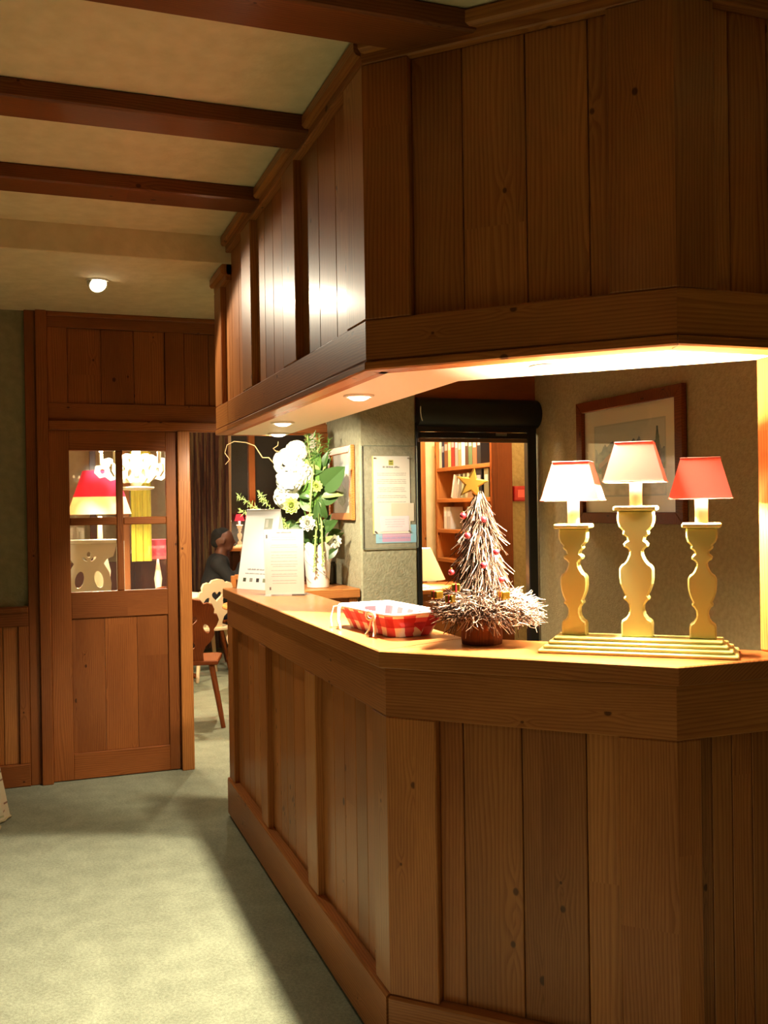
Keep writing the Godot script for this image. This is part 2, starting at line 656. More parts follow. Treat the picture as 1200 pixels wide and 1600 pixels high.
func downlight(p: Vector3, aim: Vector3, angle: float, soft: float, energy: float, label: String, c := WARM, r := 0.036, gimbal := false) -> void:
	var t := thing("recessed_downlight", label, "downlight", p)
	part(t, "trim_ring", lathe([Vector2(r, 0.004), Vector2(r + 0.002, -0.004), Vector2(r + 0.008, -0.006), Vector2(r + 0.014, -0.003), Vector2(r + 0.015, 0.0), Vector2(r + 0.015, 0.003)], 32), M.trim_white)
	var tilt := Basis(Quaternion(Vector3.DOWN, aim.normalized())) if gimbal else Basis.IDENTITY
	part(t, "lamp_lens", lathe([Vector2(0.0, -0.016), Vector2(r * 0.5, -0.0145), Vector2(r * 0.85, -0.009), Vector2(r, 0.0), Vector2(r, 0.006), Vector2(0.0, 0.008)], 28), M.lens, Transform3D(tilt, Vector3(0, -0.018, 0) if gimbal else Vector3.ZERO))
	if gimbal:
		part(t, "lamp_housing", lathe([Vector2(r + 0.001, -0.006), Vector2(r + 0.007, -0.006), Vector2(r + 0.007, 0.018), Vector2(r - 0.01, 0.03), Vector2(0, 0.032)], 28), M.trim_white, Transform3D(tilt, Vector3(0, -0.018, 0)))
	spot(t, aim.normalized() * (0.045 if gimbal else 0.02), aim, angle, soft, energy, c, 0.03)

func frustum_shell(bw: float, bd: float, tw: float, td: float, h: float, t := 0.002) -> ArrayMesh:
	var st := stool()
	var B := [Vector3(-bw, 0, bd), Vector3(bw, 0, bd), Vector3(bw, 0, -bd), Vector3(-bw, 0, -bd)]
	var T := [Vector3(-tw, 2 * h, td), Vector3(tw, 2 * h, td), Vector3(tw, 2 * h, -td), Vector3(-tw, 2 * h, -td)]
	for i in 4:
		var j := (i + 1) % 4
		var c: Vector3 = (B[i] + B[j]) * 0.5
		c.y = 0
		var q := [B[i] * 0.5, B[j] * 0.5, T[j] * 0.5, T[i] * 0.5]
		quad(st, q, [Vector2(0, 1), Vector2(1, 1), Vector2(1, 0), Vector2(0, 0)], c)
		var q2 := []
		for p in q:
			q2.append(p - Vector3(signf(p.x), 0, signf(p.z)) * t)
		quad(st, q2, [Vector2(0, 1), Vector2(1, 1), Vector2(1, 0), Vector2(0, 0)], -c)
		quad(st, [q[0], q[1], q2[1], q2[0]], [Vector2.ZERO, Vector2.ZERO, Vector2.ZERO, Vector2.ZERO], Vector3.DOWN)
		quad(st, [q[3], q[2], q2[2], q2[3]], [Vector2.ZERO, Vector2.ZERO, Vector2.ZERO, Vector2.ZERO], Vector3.UP)
	return st.commit()

func frame_bars(parent: Node, w: float, h: float, bw: float, t: float, m: Material, xf := Transform3D.IDENTITY) -> void:
	# four mitred bars round an opening, in the xy plane of xf
	for i in 4:
		var lon := w if i % 2 == 0 else h
		var sh := h if i % 2 == 0 else w
		var mm := board_mesh(-lon * 0.5, lon * 0.5, 0, bw, -t * 0.5, t * 0.5, 0, 0.003)
		var st := stool()
		# mitred: trapezoid prism
		var o := lon * 0.5
		var poly := PackedVector2Array([Vector2(-o, 0), Vector2(o, 0), Vector2(o - bw, bw), Vector2(-o + bw, bw)])
		mm = slab(poly, -t * 0.5, t * 0.5, 0.003, 1.0)
		var b := Basis(Vector3(0, 0, 1), i * PI / 2)
		part(parent, "frame_bar", mm, m, xf * Transform3D(b, b * Vector3(0, -sh * 0.5, 0)))

func face(origin: Vector3, u: Vector3) -> Transform3D:
	return Transform3D(Basis(u, Vector3.UP, u.cross(Vector3.UP)), origin)

func pl(i: int) -> Material:
	return M.planks[i % M.planks.size()]

func rplank() -> Material:
	return M.planks[rng.randi() % M.planks.size()]

# run of vertical field planks between u0 and u1
func planks(parent: Node, f: Transform3D, cuts: Array, y0: float, y1: float, n1: float, t := 0.018, called := "plank") -> void:
	for i in cuts.size() - 1:
		part(parent, called, board_mesh(cuts[i] + 0.0012, cuts[i + 1] - 0.0012, y0, y1, n1 - t, n1, 1, 0.0022), rplank(), f)

func evenly(a: float, b: float, n: int) -> Array:
	var r := []
	for i in n + 1:
		var v := lerpf(a, b, float(i) / n)
		if i > 0 and i < n:
			v += rng.randf_range(-0.12, 0.12) * (b - a) / n
		r.append(v)
	return r

# ------------------------------------------------------------------ setting
func make_materials() -> void:
	var ta := wood_tex(3, Color8(203, 136, 75), Color8(123, 70, 35), 85.0)
	var tb := wood_tex(19, Color8(195, 129, 71), Color8(115, 64, 32), 120.0)
	M.ta = ta
	M.tb = tb
	var W := Color(1, 1, 1)
	M.planks = [wood(ta, W * 0.98), wood(tb, Color(0.95, 0.93, 0.9)), wood(ta, Color(0.88, 0.86, 0.84)), wood(tb, Color(1, 0.98, 0.95)), wood(ta, Color(0.93, 0.88, 0.82)), wood(tb, Color(0.86, 0.85, 0.85))]
	for m in M.planks:
		m.albedo_color.a = 1.0
	M.rail = wood(tb, Color(0.96, 0.94, 0.92))
	M.rail2 = wood(ta, Color(0.96, 0.94, 0.9))
	M.top = wood(tb, Color(0.98, 0.98, 1.0), 0.3)
	M.back = wood(tb, Color(0.94, 0.92, 0.9), 0.7)
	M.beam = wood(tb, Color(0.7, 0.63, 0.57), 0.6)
	M.door = wood(ta, Color(0.8, 0.73, 0.68), 0.5)
	M.door2 = wood(tb, Color(0.78, 0.72, 0.68), 0.5)
	M.pale_wood = wood(tb, Color(1.25, 1.2, 1.15), 0.45)
	M.dark_wood = wood(tb, Color(0.55, 0.42, 0.36), 0.5)
	M.chair = wood(ta, Color(0.66, 0.52, 0.42), 0.4)
	M.ceil = plaster(Color8(206, 190, 150), Color8(222, 206, 168), 0.12)
	M.olive = plaster(Color8(124, 118, 88), Color8(140, 134, 102), 0.2, 2.0)
	M.plaster = plaster(Color8(142, 138, 110), Color8(164, 160, 132), 0.2, 3.6)
	M.wallpaper = plaster(Color8(150, 134, 98), Color8(172, 156, 118), 0.15, 5.0)
	M.cream = plaster(Color8(222, 200, 150), Color8(232, 212, 166), 0.05)
	M.soffit = mat(Color8(236, 228, 206), 0.5)
	M.dining_wall = plaster(Color8(176, 150, 104), Color8(190, 166, 120), 0.2)
	# carpet
	var n1 := FastNoiseLite.new()
	n1.seed = 4
	n1.frequency = 0.35
	var n2 := FastNoiseLite.new()
	n2.seed = 8
	n2.frequency = 0.012
	n2.fractal_octaves = 4
	var s := 512
	var data := PackedByteArray()
	data.resize(s * s * 3)
	for y in s:
		for x in s:
			var k := n1.get_noise_2d(x, y) * 0.16 + n1.get_noise_2d(x * 0.33, y * 0.33 + 900) * 0.14 + n2.get_noise_2d(x, y) * 0.10 + rng.randf_range(-0.07, 0.07)
			var i := (y * s + x) * 3
			data[i] = int(clampf(123.0 * (1.0 + k), 0, 255))
			data[i + 1] = int(clampf(127.0 * (1.0 + k), 0, 255))
			data[i + 2] = int(clampf(104.0 * (1.0 + k * 1.1), 0, 255))
	M.carpet = mat(Color.WHITE, 0.98)
	M.carpet.albedo_texture = image_tex(s, s, data)
	M.carpet.heightmap_enabled = true
	M.carpet.heightmap_texture = M.carpet.albedo_texture
	M.carpet.heightmap_scale = 0.6
	M.carpet.uv1_triplanar = true
	M.carpet.uv1_world_triplanar = true
	M.carpet.uv1_scale = Vector3.ONE * 1.05
	M.carpet.rim_enabled = true
	M.carpet.rim = 0.25
	M.trim_white = mat(Color8(225, 220, 205), 0.35)
	M.lens = glow(Color(1.0, 0.93, 0.8), 9.0)
	M.bulb = glow(Color(1.0, 0.85, 0.6), 10.0)
	M.glass = pane_mat(0.012)
	M.acrylic = pane_mat(0.02)
	M.black = mat(Color8(14, 14, 16), 0.38)
	M.black_matt = mat(Color8(20, 20, 22), 0.6)
	M.steel = mat(Color8(170, 170, 170), 0.3, 1.0)
	M.gold = mat(Color8(196, 160, 60), 0.32, 1.0)
	M.ochre_paint = mat(Color8(200, 197, 126), 0.38)
	M.white_paint = mat(Color8(236, 228, 200), 0.45)
	M.paper = mat(Color8(240, 238, 230), 0.7)
	M.red = mat(Color8(170, 24, 30), 0.4)
	M.leaf = mat(Color8(82, 118, 46), 0.45)
	M.leaf.backlight_enabled = true
	M.leaf.backlight = Color(0.1, 0.22, 0.04)
	M.leaf_dark = mat(Color8(58, 86, 40), 0.4)
	M.leaf_pale = mat(Color8(150, 170, 96), 0.5)
	M.petal = mat(Color8(244, 244, 228), 0.6)
	M.petal.backlight_enabled = true
	M.petal.backlight = Color(0.3, 0.3, 0.24)
	M.petal_green = mat(Color8(200, 212, 120), 0.6)
	M.skin = mat(Color8(96, 58, 42), 0.5)
	M.clear_glass = pane_mat(0.08)

func build_setting() -> void:
	# ---- floor
	var fl := setting("floor", "grey green short pile carpet running through lobby and dining room", "floor")
	box(fl, "carpet", Vector3(-3.0, -0.12, -11.0), Vector3(4.3, 0.0, 3.0), M.carpet, 0.0)
	# ---- ceiling
	var ce := setting("ceiling", "cream plaster ceiling with dark timber beams across", "ceiling")
	box(ce, "plaster_field", Vector3(-2.9, 2.745, -4.35), Vector3(4.2, 2.9, 2.9), M.ceil, 0.0)
	box(ce, "lowered_field", Vector3(-2.9, 2.62, -5.74), Vector3(4.2, 2.9, -4.35), M.ceil, 0.004)
	box(ce, "dining_field", Vector3(-2.9, 2.6, -11.0), Vector3(4.2, 2.9, -5.74), M.ceil, 0.0)
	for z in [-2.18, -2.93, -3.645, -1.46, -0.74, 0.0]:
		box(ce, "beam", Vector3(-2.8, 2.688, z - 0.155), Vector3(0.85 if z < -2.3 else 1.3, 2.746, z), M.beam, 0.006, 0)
	# ---- lobby walls out of the frame
	var w := setting("wall_left", "plain olive plaster side wall of the lobby", "wall")
	box(w, "plaster", Vector3(-2.9, 0, -5.74), Vector3(-2.75, 2.9, 2.9), M.olive, 0.0)
	w = setting("wall_rear", "plain olive plaster wall at the end of the lobby", "wall")
	box(w, "plaster", Vector3(-2.9, 0, 2.75), Vector3(4.2, 2.9, 2.9), M.olive, 0.0)
	w = setting("wall_right", "plain plaster side wall beyond the reception booth", "wall")
	box(w, "plaster", Vector3(4.1, 0, -11.0), Vector3(4.25, 2.9, 2.9), M.olive, 0.0)
	w = setting("wall_booth_end", "plain wall closing the reception booth beside the counter", "wall")
	box(w, "plaster", Vector3(1.92, 0, -1.98), Vector3(4.1, 2.745, -1.86), M.olive, 0.0)
	# ---- wall with the glazed door
	w = setting("wall_back", "wood panelled end wall with olive plaster beside the glazed door", "wall")
	box(w, "plaster", Vector3(-2.75, 0, -5.76), Vector3(-0.046, 2.62, -5.66), M.olive, 0.0)
	var f := face(Vector3(0, 0, -5.641), Vector3.RIGHT)
	box(w, "post", Vector3(-0.046, 0, -5.76), Vector3(0.012, 2.62, -5.63), M.door2, 0.004)
	box(w, "post", Vector3(0.012, 0, -5.76), Vector3(0.072, 2.62, -5.605), M.door, 0.004)
	part(w, "cap_rail", board_mesh(-2.75, -0.046, 0.955, 0.99, -0.02, 0.035, 0, 0.008), M.door2, f)
	part(w, "rail", board_mesh(-2.75, -0.046, 0.88, 0.955, -0.02, 0.012, 0, 0.003), M.door, f)
	part(w, "rail", board_mesh(-2.75, -0.046, 0.0, 0.125, -0.02, 0.02, 0, 0.006), M.door2, f)
	part(w, "stile", board_mesh(-0.1, -0.046, 0.125, 0.88, -0.02, 0.012, 1, 0.003), M.door, f)
	part(w, "stile", board_mesh(-0.38, -0.25, 0.125, 0.88, -0.02, 0.012, 1, 0.003), M.door, f)
	planks(w, f, [-0.25, -0.18, -0.1], 0.125, 0.88, -0.006, 0.014)
	planks(w, f, evenly(-2.75, -0.38, 16), 0.125, 0.88, -0.006, 0.014)
	# panelling over the door and the opening
	box(w, "backing", Vector3(0.07, 1.965, -5.74), Vector3(1.68, 2.62, -5.675), M.back, 0.0)
	part(w, "transom", board_mesh(0.072, 1.68, 1.961, 2.014, -0.05, 0.03, 0, 0.006), M.door, f)
	part(w, "rail", board_mesh(0.072, 1.68, 2.014, 2.113, -0.035, 0.0, 0, 0.003), M.door2, f)
	part(w, "rail", board_mesh(0.072, 1.68, 2.535, 2.62, -0.035, 0.0, 0, 0.003), M.door2, f)
	part(w, "rail", board_mesh(0.072, 1.68, 2.595, 2.62, -0.035, 0.018, 0, 0.005), M.door, f)
	for s in [[0.072, 0.178], [0.716, 0.825], [1.36, 1.46]]:
		part(w, "stile", board_mesh(s[0], s[1], 2.113, 2.535, -0.035, 0.0, 1, 0.003), M.door, f)
	for c in [[0.178, 0.36, 0.54, 0.716], [0.825, 0.97, 1.15, 1.36], [1.46, 1.57, 1.68]]:
		for i in c.size() - 1:
			part(w, "plank", board_mesh(c[i] + 0.001, c[i + 1] - 0.001, 2.113, 2.535, -0.034, -0.014, 1, 0.003), [M.door, M.door2][i % 2], f)
	# ---- the glazed door itself
	var d := setting("door_1", "brown wooden door with four glass panes over a boarded panel", "door")
	var z0 := -0.04
	part(d, "stile", board_mesh(0.0725, 0.18, 0.004, 1.961, z0, 0.0, 1, 0.003), M.door, f)
	part(d, "stile", board_mesh(0.71, 0.7745, 0.004, 1.961, z0, 0.0, 1, 0.003), M.door2, f)
	part(d, "rail", board_mesh(0.18, 0.71, 0.004, 0.15, z0, 0.0, 0, 0.003), M.door, f)
	part(d, "rail", board_mesh(0.18, 0.71, 0.905, 1.053, z0, 0.0, 0, 0.003), M.door2, f)
	part(d, "rail", board_mesh(0.18, 0.71, 1.848, 1.961, z0, 0.0, 0, 0.003), M.door, f)
	part(d, "glazing_bar", board_mesh(0.432, 0.47, 1.053, 1.848, -0.034, -0.004, 1, 0.005), M.door2, f)
	part(d, "glazing_bar", board_mesh(0.18, 0.432, 1.428, 1.471, -0.034, -0.004, 0, 0.005), M.door, f)
	part(d, "glazing_bar", board_mesh(0.47, 0.71, 1.428, 1.471, -0.034, -0.004, 0, 0.005), M.door, f)
	for c in [[0.18, 0.357], [0.357, 0.535], [0.535, 0.71]]:
		part(d, "plank", board_mesh(c[0] + 0.0006, c[1] - 0.0006, 0.15, 0.905, -0.03, -0.012, 1, 0.0016), [M.door, M.door2][int(c[0] * 5.7) % 2], f)
	for c in [[0.18, 0.432, 1.053, 1.428], [0.47, 0.71, 1.053, 1.428], [0.18, 0.432, 1.471, 1.848], [0.47, 0.71, 1.471, 1.848]]:
		part(d, "pane", board_mesh(c[0], c[1], c[2], c[3], -0.021, -0.017, 1, 0.0), M.glass, f)
	var tr := setting("trim_1", "lit wooden jamb post at the free edge of the glazed door", "door jamb")
	box(tr, "jamb", Vector3(0.775, 0, -5.74), Vector3(0.845, 1.962, -5.607), M.rail2, 0.004)
	tr = setting("trim_2", "wooden jamb at the far side of the dining room opening", "door jamb")
	box(tr, "jamb", Vector3(1.60, 0, -5.745), Vector3(1.677, 1.962, -5.6), M.rail2, 0.004)
	# ---- pier with the notice, and the reception back walls
	w = setting("wall_pier", "rough greenish plaster pier beside the black roller shutter", "wall")
	box(w, "plaster", Vector3(1.678, 0, -5.641), Vector3(2.01, 2.62, -5.0), M.plaster, 0.008)
	w = setting("wall_reception", "beige textured wall behind the three lamps, with the big picture", "wall")
	box(w, "plaster", Vector3(2.78, 0, -5.12), Vector3(2.92, 2.745, -1.98), M.wallpaper, 0.0)
	box(w, "lintel", Vector3(2.01, 2.02, -5.13), Vector3(2.78, 2.62, -5.02), M.door2, 0.0, 0)
	# ---- office behind the shutter
	w = setting("wall_office", "walls of the small office behind the roller shutter", "wall")
	box(w, "partition", Vector3(2.04, 0, -6.9), Vector3(2.14, 2.62, -5.641), M.dining_wall, 0.0)
	box(w, "end_wall", Vector3(2.14, 0, -6.9), Vector3(4.1, 2.62, -6.8), M.cream, 0.0)
	box(w, "side_wall", Vector3(3.12, 0, -6.8), Vector3(3.22, 2.62, -5.12), M.cream, 0.0)
	box(w, "return_wall", Vector3(2.93, 0, -5.72), Vector3(3.12, 2.62, -5.64), M.wallpaper, 0.0)
	box(w, "return_wall", Vector3(2.92, 0, -5.14), Vector3(3.12, 2.62, -5.04), M.cream, 0.0)
	for i in 6:
		box(w, "plank", Vector3(2.145 + i * 0.11, 0, -6.8), Vector3(2.252 + i * 0.11, 2.62, -6.775), [M.rail, M.rail2][i % 2], 0.003)
	# ---- dining room shell
	w = setting("wall_dining_side", "wall closing the dining room on its far side", "wall")
	box(w, "plaster", Vector3(-2.9, 0, -11.0), Vector3(-2.75, 2.6, -5.74), M.dining_wall, 0.0)
	w = setting("wall_dining_end", "dining room end wall round the dark night window", "wall")
	box(w, "plaster", Vector3(-2.75, 0, -10.66), Vector3(1.78, 2.6, -10.5), M.dining_wall, 0.0)
	box(w, "plaster", Vector3(1.78, 0, -10.66), Vector3(4.1, 1.06, -10.5), M.dining_wall, 0.0)
	box(w, "plaster", Vector3(1.78, 2.4, -10.66), Vector3(4.1, 2.6, -10.5), M.dining_wall, 0.0)
	for i in 20:
		box(w, "plank", Vector3(0.9 + i * 0.16, 0.0, -10.5), Vector3(1.056 + i * 0.16, 1.06, -10.48), [M.dark_wood, M.chair][i % 2], 0.003)
	var win := setting("window_1", "dark night window of the dining room with wooden mullions", "window")
	box(win, "sill", Vector3(1.72, 1.06, -10.66), Vector3(4.1, 1.1, -10.18), M.pale_wood, 0.006, 0)
	for x in [1.78, 2.235, 2.9, 3.6]:
		box(win, "mullion", Vector3(x, 1.1, -10.62), Vector3(x + 0.07, 2.4, -10.53), M.door2, 0.004)
	box(win, "head", Vector3(1.78, 2.34, -10.62), Vector3(4.1, 2.4, -10.53), M.rail, 0.004, 0)
	for x in [[1.85, 2.235], [2.305, 2.9], [2.97, 3.6], [3.67, 4.1]]:
		box(win, "pane", Vector3(x[0], 1.1, -10.58), Vector3(x[1], 2.34, -10.574), M.glass, 0.0)
	# ---- right hand post of the booth
	tr = setting("trim_3", "pale wooden post between counter and bulkhead at the booth end", "post")
	box(tr, "post", Vector3(1.742, 1.118, -1.99), Vector3(1.86, 1.87, -1.875), M.pale_wood, 0.006)

func face_frame(root: Node3D, f: Transform3D, L: float, spec: Dictionary) -> void:
	# rails, stiles and recessed planks of one face; the outer skin lies at n = 0
	var m0: float = spec.m0
	var m1: float = spec.m1
	for r in spec.rails:
		part(root, r[4], board_mesh(0, L, r[0], r[1], -0.045, r[2], 0, r[3], m0, m1), [M.rail, M.rail2][rng.randi() % 2], f)
	var y0: float = spec.y0
	var y1: float = spec.y1
	for s in spec.stiles:
		part(root, "stile", board_mesh(s[0], s[1], y0, y1, -0.045, 0.0, 1, 0.003, m0 if s[0] == 0.0 else 0.0, m1 if s[1] == L else 0.0), rplank(), f)
	for c in spec.fields:
		planks(root, f, c, y0, y1, -0.026)
	part(root, "carcass_panel", board_mesh(0.0, L, spec.low, spec.high, -0.07, -0.0455, 0, 0.0, m0, m1), M.back, f)

func build_counter() -> void:
	var c := thing("reception_counter", "long panelled pine reception counter with a chamfered corner", "counter")
	var top := [[0.938, 1.071, 0.0, 0.004, "rail"], [0.012, 0.1887, 0.012, 0.006, "base_rail"]]
	# left run
	var f := face(Vector3(0.8775, 0, -4.70), Vector3(0, 0, 1))
	var L := 4.70 - 2.4276
	var Z := func(z: float) -> float: return z + 4.70
	face_frame(c, f, L, {"m0": 0.0, "m1": TAN, "rails": top, "y0": 0.1887, "y1": 0.938, "low": 0.012, "high": 1.071,
		"stiles": [[0.0, Z.call(-4.58)], [Z.call(-3.985), Z.call(-3.873)], [Z.call(-3.255), Z.call(-3.134)], [Z.call(-2.544), L]],
		"fields": [evenly(Z.call(-4.58), Z.call(-3.985), 5), evenly(Z.call(-3.873), Z.call(-3.255), 5), evenly(Z.call(-3.134), Z.call(-2.544), 5)]})
	# chamfer
	var u := Vector3(0.70710678, 0, 0.70710678)
	f = face(Vector3(0.8775, 0, -2.4276), u)
	face_frame(c, f, 0.757, {"m0": TAN, "m1": TAN, "rails": top, "y0": 0.1887, "y1": 0.938, "low": 0.012, "high": 1.071,
		"stiles": [[0.0, 0.142], [0.62, 0.757]], "fields": [[0.142, 0.21, 0.369, 0.535, 0.62]]})
	# end run
	f = face(Vector3(1.4128, 0, -1.8923), Vector3.RIGHT)
	face_frame(c, f, 0.48, {"m0": TAN, "m1": 0.0, "rails": top, "y0": 0.1887, "y1": 0.938, "low": 0.012, "high": 1.071,
		"stiles": [[0.0, 0.07], [0.41, 0.48]], "fields": [[0.07, 0.12, 0.18, 0.24, 0.33, 0.41]]})
	part(c, "end_panel", board_mesh(0, 0.25, 0.012, 1.071, -0.02, 0.0, 1, 0.003), M.rail, face(Vector3(1.1275, 0, -4.70), Vector3(-1, 0, 0)))
	part(c, "inner_panel", board_mesh(0, 2.16, 0.012, 1.071, -0.02, 0.0, 1, 0.003), M.rail, face(Vector3(1.14, 0, -2.53), Vector3(0, 0, -1)))
	part(c, "inner_panel", board_mesh(0, 0.92, 0.012, 1.071, -0.02, 0.0, 1, 0.003), M.rail, face(Vector3(1.79, 0, -1.89), -u))
	var along := Vector2(0.7071, 0.7071)
	part(c, "worktop", flat_slab(PackedVector2Array([Vector2(0.857, -4.70), Vector2(0.857, -2.4191), Vector2(1.167, -2.5475), Vector2(1.167, -4.70)]), 1.0715, 1.1184, 0.003), M.top)
	part(c, "worktop", flat_slab(PackedVector2Array([Vector2(0.857, -2.4191), Vector2(1.4045, -1.8717), Vector2(1.92, -1.8717), Vector2(1.92, -1.99), Vector2(1.75, -1.99), Vector2(1.167, -2.5475)]), 1.0715, 1.1184, 0.003, along), M.top)

func build_bulkhead() -> void:
	var c := thing("panelled_bulkhead", "dark pine panelled bulkhead hanging over the reception counter", "bulkhead")
	var rails := [[1.890, 1.999, 0.0, 0.004, "rail"], [1.864, 1.8885, 0.004, 0.004, "lower_moulding"], [2.672, 2.745, 0.0, 0.004, "top_rail"], [2.70, 2.745, 0.022, 0.008, "crown_moulding"]]
	var f := face(Vector3(0.8295, 0, -4.35), Vector3(0, 0, 1))
	var L := 4.35 - 2.4077
	var Z := func(z: float) -> float: return z + 4.35
	# the lower end piece under the dropped ceiling
	var fe := face(Vector3(0.8295, 0, -4.656), Vector3(0, 0, 1))
	for r in [[1.890, 1.999, 0.0, 0.004, "rail"], [1.864, 1.8885, 0.004, 0.004, "lower_moulding"], [2.548, 2.62, 0.0, 0.004, "top_rail"], [2.575, 2.62, 0.022, 0.008, "crown_moulding"]]:
		part(c, r[4], board_mesh(0, 0.306, r[0], r[1], -0.045, r[2], 0, r[3]), M.rail2, fe)
	part(c, "stile", board_mesh(0, 0.165, 1.999, 2.548, -0.045, 0, 1, 0.003), M.rail, fe)
	planks(c, fe, [0.165, 0.235, 0.306], 1.999, 2.548, -0.026)
	part(c, "carcass_panel", board_mesh(0, 0.306, 1.864, 2.62, -0.07, -0.0455, 0, 0.0), M.back, fe)
	face_frame(c, f, L, {"m0": 0.0, "m1": TAN, "rails": rails, "y0": 1.999, "y1": 2.672, "low": 1.864, "high": 2.745,
		"stiles": [[Z.call(-4.007), Z.call(-3.825)], [Z.call(-3.30), Z.call(-3.127)], [Z.call(-2.57), L]],
		"fields": [[0.0, Z.call(-4.19), Z.call(-4.10), Z.call(-4.007)], [Z.call(-3.825), Z.call(-3.68), Z.call(-3.54), Z.call(-3.40), Z.call(-3.30)], [Z.call(-3.127), Z.call(-2.92), Z.call(-2.74), Z.call(-2.57)]]})
	var u := Vector3(0.70710678, 0, 0.70710678)
	f = face(Vector3(0.8295, 0, -2.4077), u)
	face_frame(c, f, 0.797, {"m0": TAN, "m1": TAN, "rails": rails, "y0": 1.999, "y1": 2.672, "low": 1.864, "high": 2.745,
		"stiles": [[0.0, 0.13], [0.643, 0.797]], "fields": [[0.13, 0.27, 0.437, 0.593, 0.643]]})
	f = face(Vector3(1.3931, 0, -1.8441), Vector3.RIGHT)
	face_frame(c, f, 0.53, {"m0": TAN, "m1": 0.0, "rails": rails, "y0": 1.999, "y1": 2.672, "low": 1.864, "high": 2.745,
		"stiles": [[0.0, 0.114], [0.45, 0.53]], "fields": [[0.114, 0.176, 0.29, 0.45]]})
	# underside and the side turned to the booth
	part(c, "soffit", flat_slab(PackedVector2Array([Vector2(0.85, -4.656), Vector2(0.85, -2.40), Vector2(1.40, -1.85), Vector2(1.92, -1.85), Vector2(1.92, -1.98), Vector2(1.76, -1.98), Vector2(1.163, -2.553), Vector2(1.163, -4.656)]), 1.866, 1.885, 0.0), M.soffit)
	part(c, "inner_panel", board_mesh(0, 2.1, 1.887, 2.745, -0.03, 0.0, 0, 0.0), M.rail, face(Vector3(1.163, 0, -2.553), Vector3(0, 0, -1)))
	part(c, "inner_panel", board_mesh(0, 0.83, 1.887, 2.745, -0.03, 0.0, 0, 0.0), M.rail, face(Vector3(1.76, 0, -1.98), -u))
	part(c, "end_panel", board_mesh(0, 0.31, 1.864, 2.62, -0.03, 0.0, 0, 0.0), M.rail, face(Vector3(1.163, 0, -4.656), Vector3(-1, 0, 0)))

func _ready() -> void:
	rng.seed = 77
	# ---- camera
	var cam := Camera3D.new()
	cam.name = "camera"
	add_child(cam)
	cam.transform = Transform3D(Basis(Vector3(0.93989135, -0.01536201, 0.34112793), Vector3(0.01588002, 0.99987309, 0.0012739), Vector3(-0.34110421, 0.00421979, 0.94001602)), Vector3(0, 1.5, 0))
	cam.fov = rad_to_deg(2.0 * atan(800.0 / 1500.0))
	cam.near = 0.05
	cam.far = 60.0
	cam.current = true
	# ---- night outside, exposure
	var we := WorldEnvironment.new()
	we.name = "surroundings"
	var env := Environment.new()
	env.background_mode = Environment.BG_COLOR
	env.background_color = Color(0.02, 0.03, 0.035)
	env.background_energy_multiplier = 0.1
	env.tonemap_mode = Environment.TONE_MAPPER_LINEAR
	env.tonemap_exposure = 1.0
	env.sdfgi_enabled = true
	env.ssao_enabled = true
	env.ssil_enabled = true
	we.environment = env
	add_child(we)
	make_materials()
	# ---- recessed lamps: four in the soffit over the counter, one in the low ceiling, two unseen ones added behind the camera as fill
	downlight(Vector3(0.99, 1.864, -2.95), Vector3(-0.88, -1.86, 0.05), 43.5, 0.1, 13.5, "recessed spotlight in the soffit above the gingham basket")
	downlight(Vector3(0.98, 1.864, -3.93), Vector3(0.02, -1.0, -0.1), 56.0, 0.4, 2.6, "recessed spotlight in the soffit above the menu card")
	downlight(Vector3(1.10, 1.864, -4.50), Vector3(0.28, -0.62, -0.75), 58.0, 0.5, 3.8, "recessed spotlight at the soffit end above the flowers")
	downlight(Vector3(1.27, 1.864, -2.22), Vector3(0.1, -1.0, 0.0), 62.0, 0.5, 6.5, "recessed spotlight in the soffit between tree and three armed lamp")
	downlight(Vector3(0.30, 2.62, -4.83), Vector3(0.25, -0.75, 0.75), 45.0, 0.2, 1.3, "recessed spotlight in the lowered ceiling in front of the door", WARM, 0.04, true)
	downlight(Vector3(-0.9, 2.745, -0.4), Vector3(0, -1, 0), 75.0, 0.8, 1.1, "added unseen fill spotlight in the lobby ceiling between the beams", WARM, 0.04)
	downlight(Vector3(0.4, 2.745, 1.2), Vector3(0, -1, 0), 75.0, 0.8, 0.9, "added unseen fill spotlight at the end of the lobby", WARM, 0.04)
	build_setting()
	build_counter()
	build_bulkhead()
	build_things()

# ------------------------------------------------------------------ things on the counter
func post_profile(s: float, h: float) -> PackedVector2Array:
	# half outline of the fretwork post, bottom to top: (half width, height share)
	var q := [[75, 0.0], [75, 0.105], [71, 0.13], [52, 0.15], [40, 0.18], [34, 0.22], [36, 0.255], [48, 0.285], [60, 0.30], [60, 0.315], [54, 0.33], [66, 0.37], [77, 0.42], [81, 0.47], [81, 0.535], [78, 0.55], [70, 0.57], [56, 0.585], [44, 0.61], [33, 0.65], [31, 0.68], [40, 0.70], [55, 0.715], [59, 0.735], [52, 0.752], [40, 0.765], [44, 0.79], [60, 0.81], [63, 0.825], [60, 0.84], [78, 0.87], [87, 0.91], [88, 0.955], [84, 1.0]]
	var r := PackedVector2Array()
	for e in q:
		r.append(Vector2(e[0] * s, e[1] * h))
	for i in range(q.size() - 1, -1, -1):
		r.append(Vector2(-q[i][0] * s, q[i][1] * h))
	return r

func shade_mat(c: Color, back: Color) -> StandardMaterial3D:
	var m := mat(c, 0.85)
	m.backlight_enabled = true
	m.backlight = back
	return m

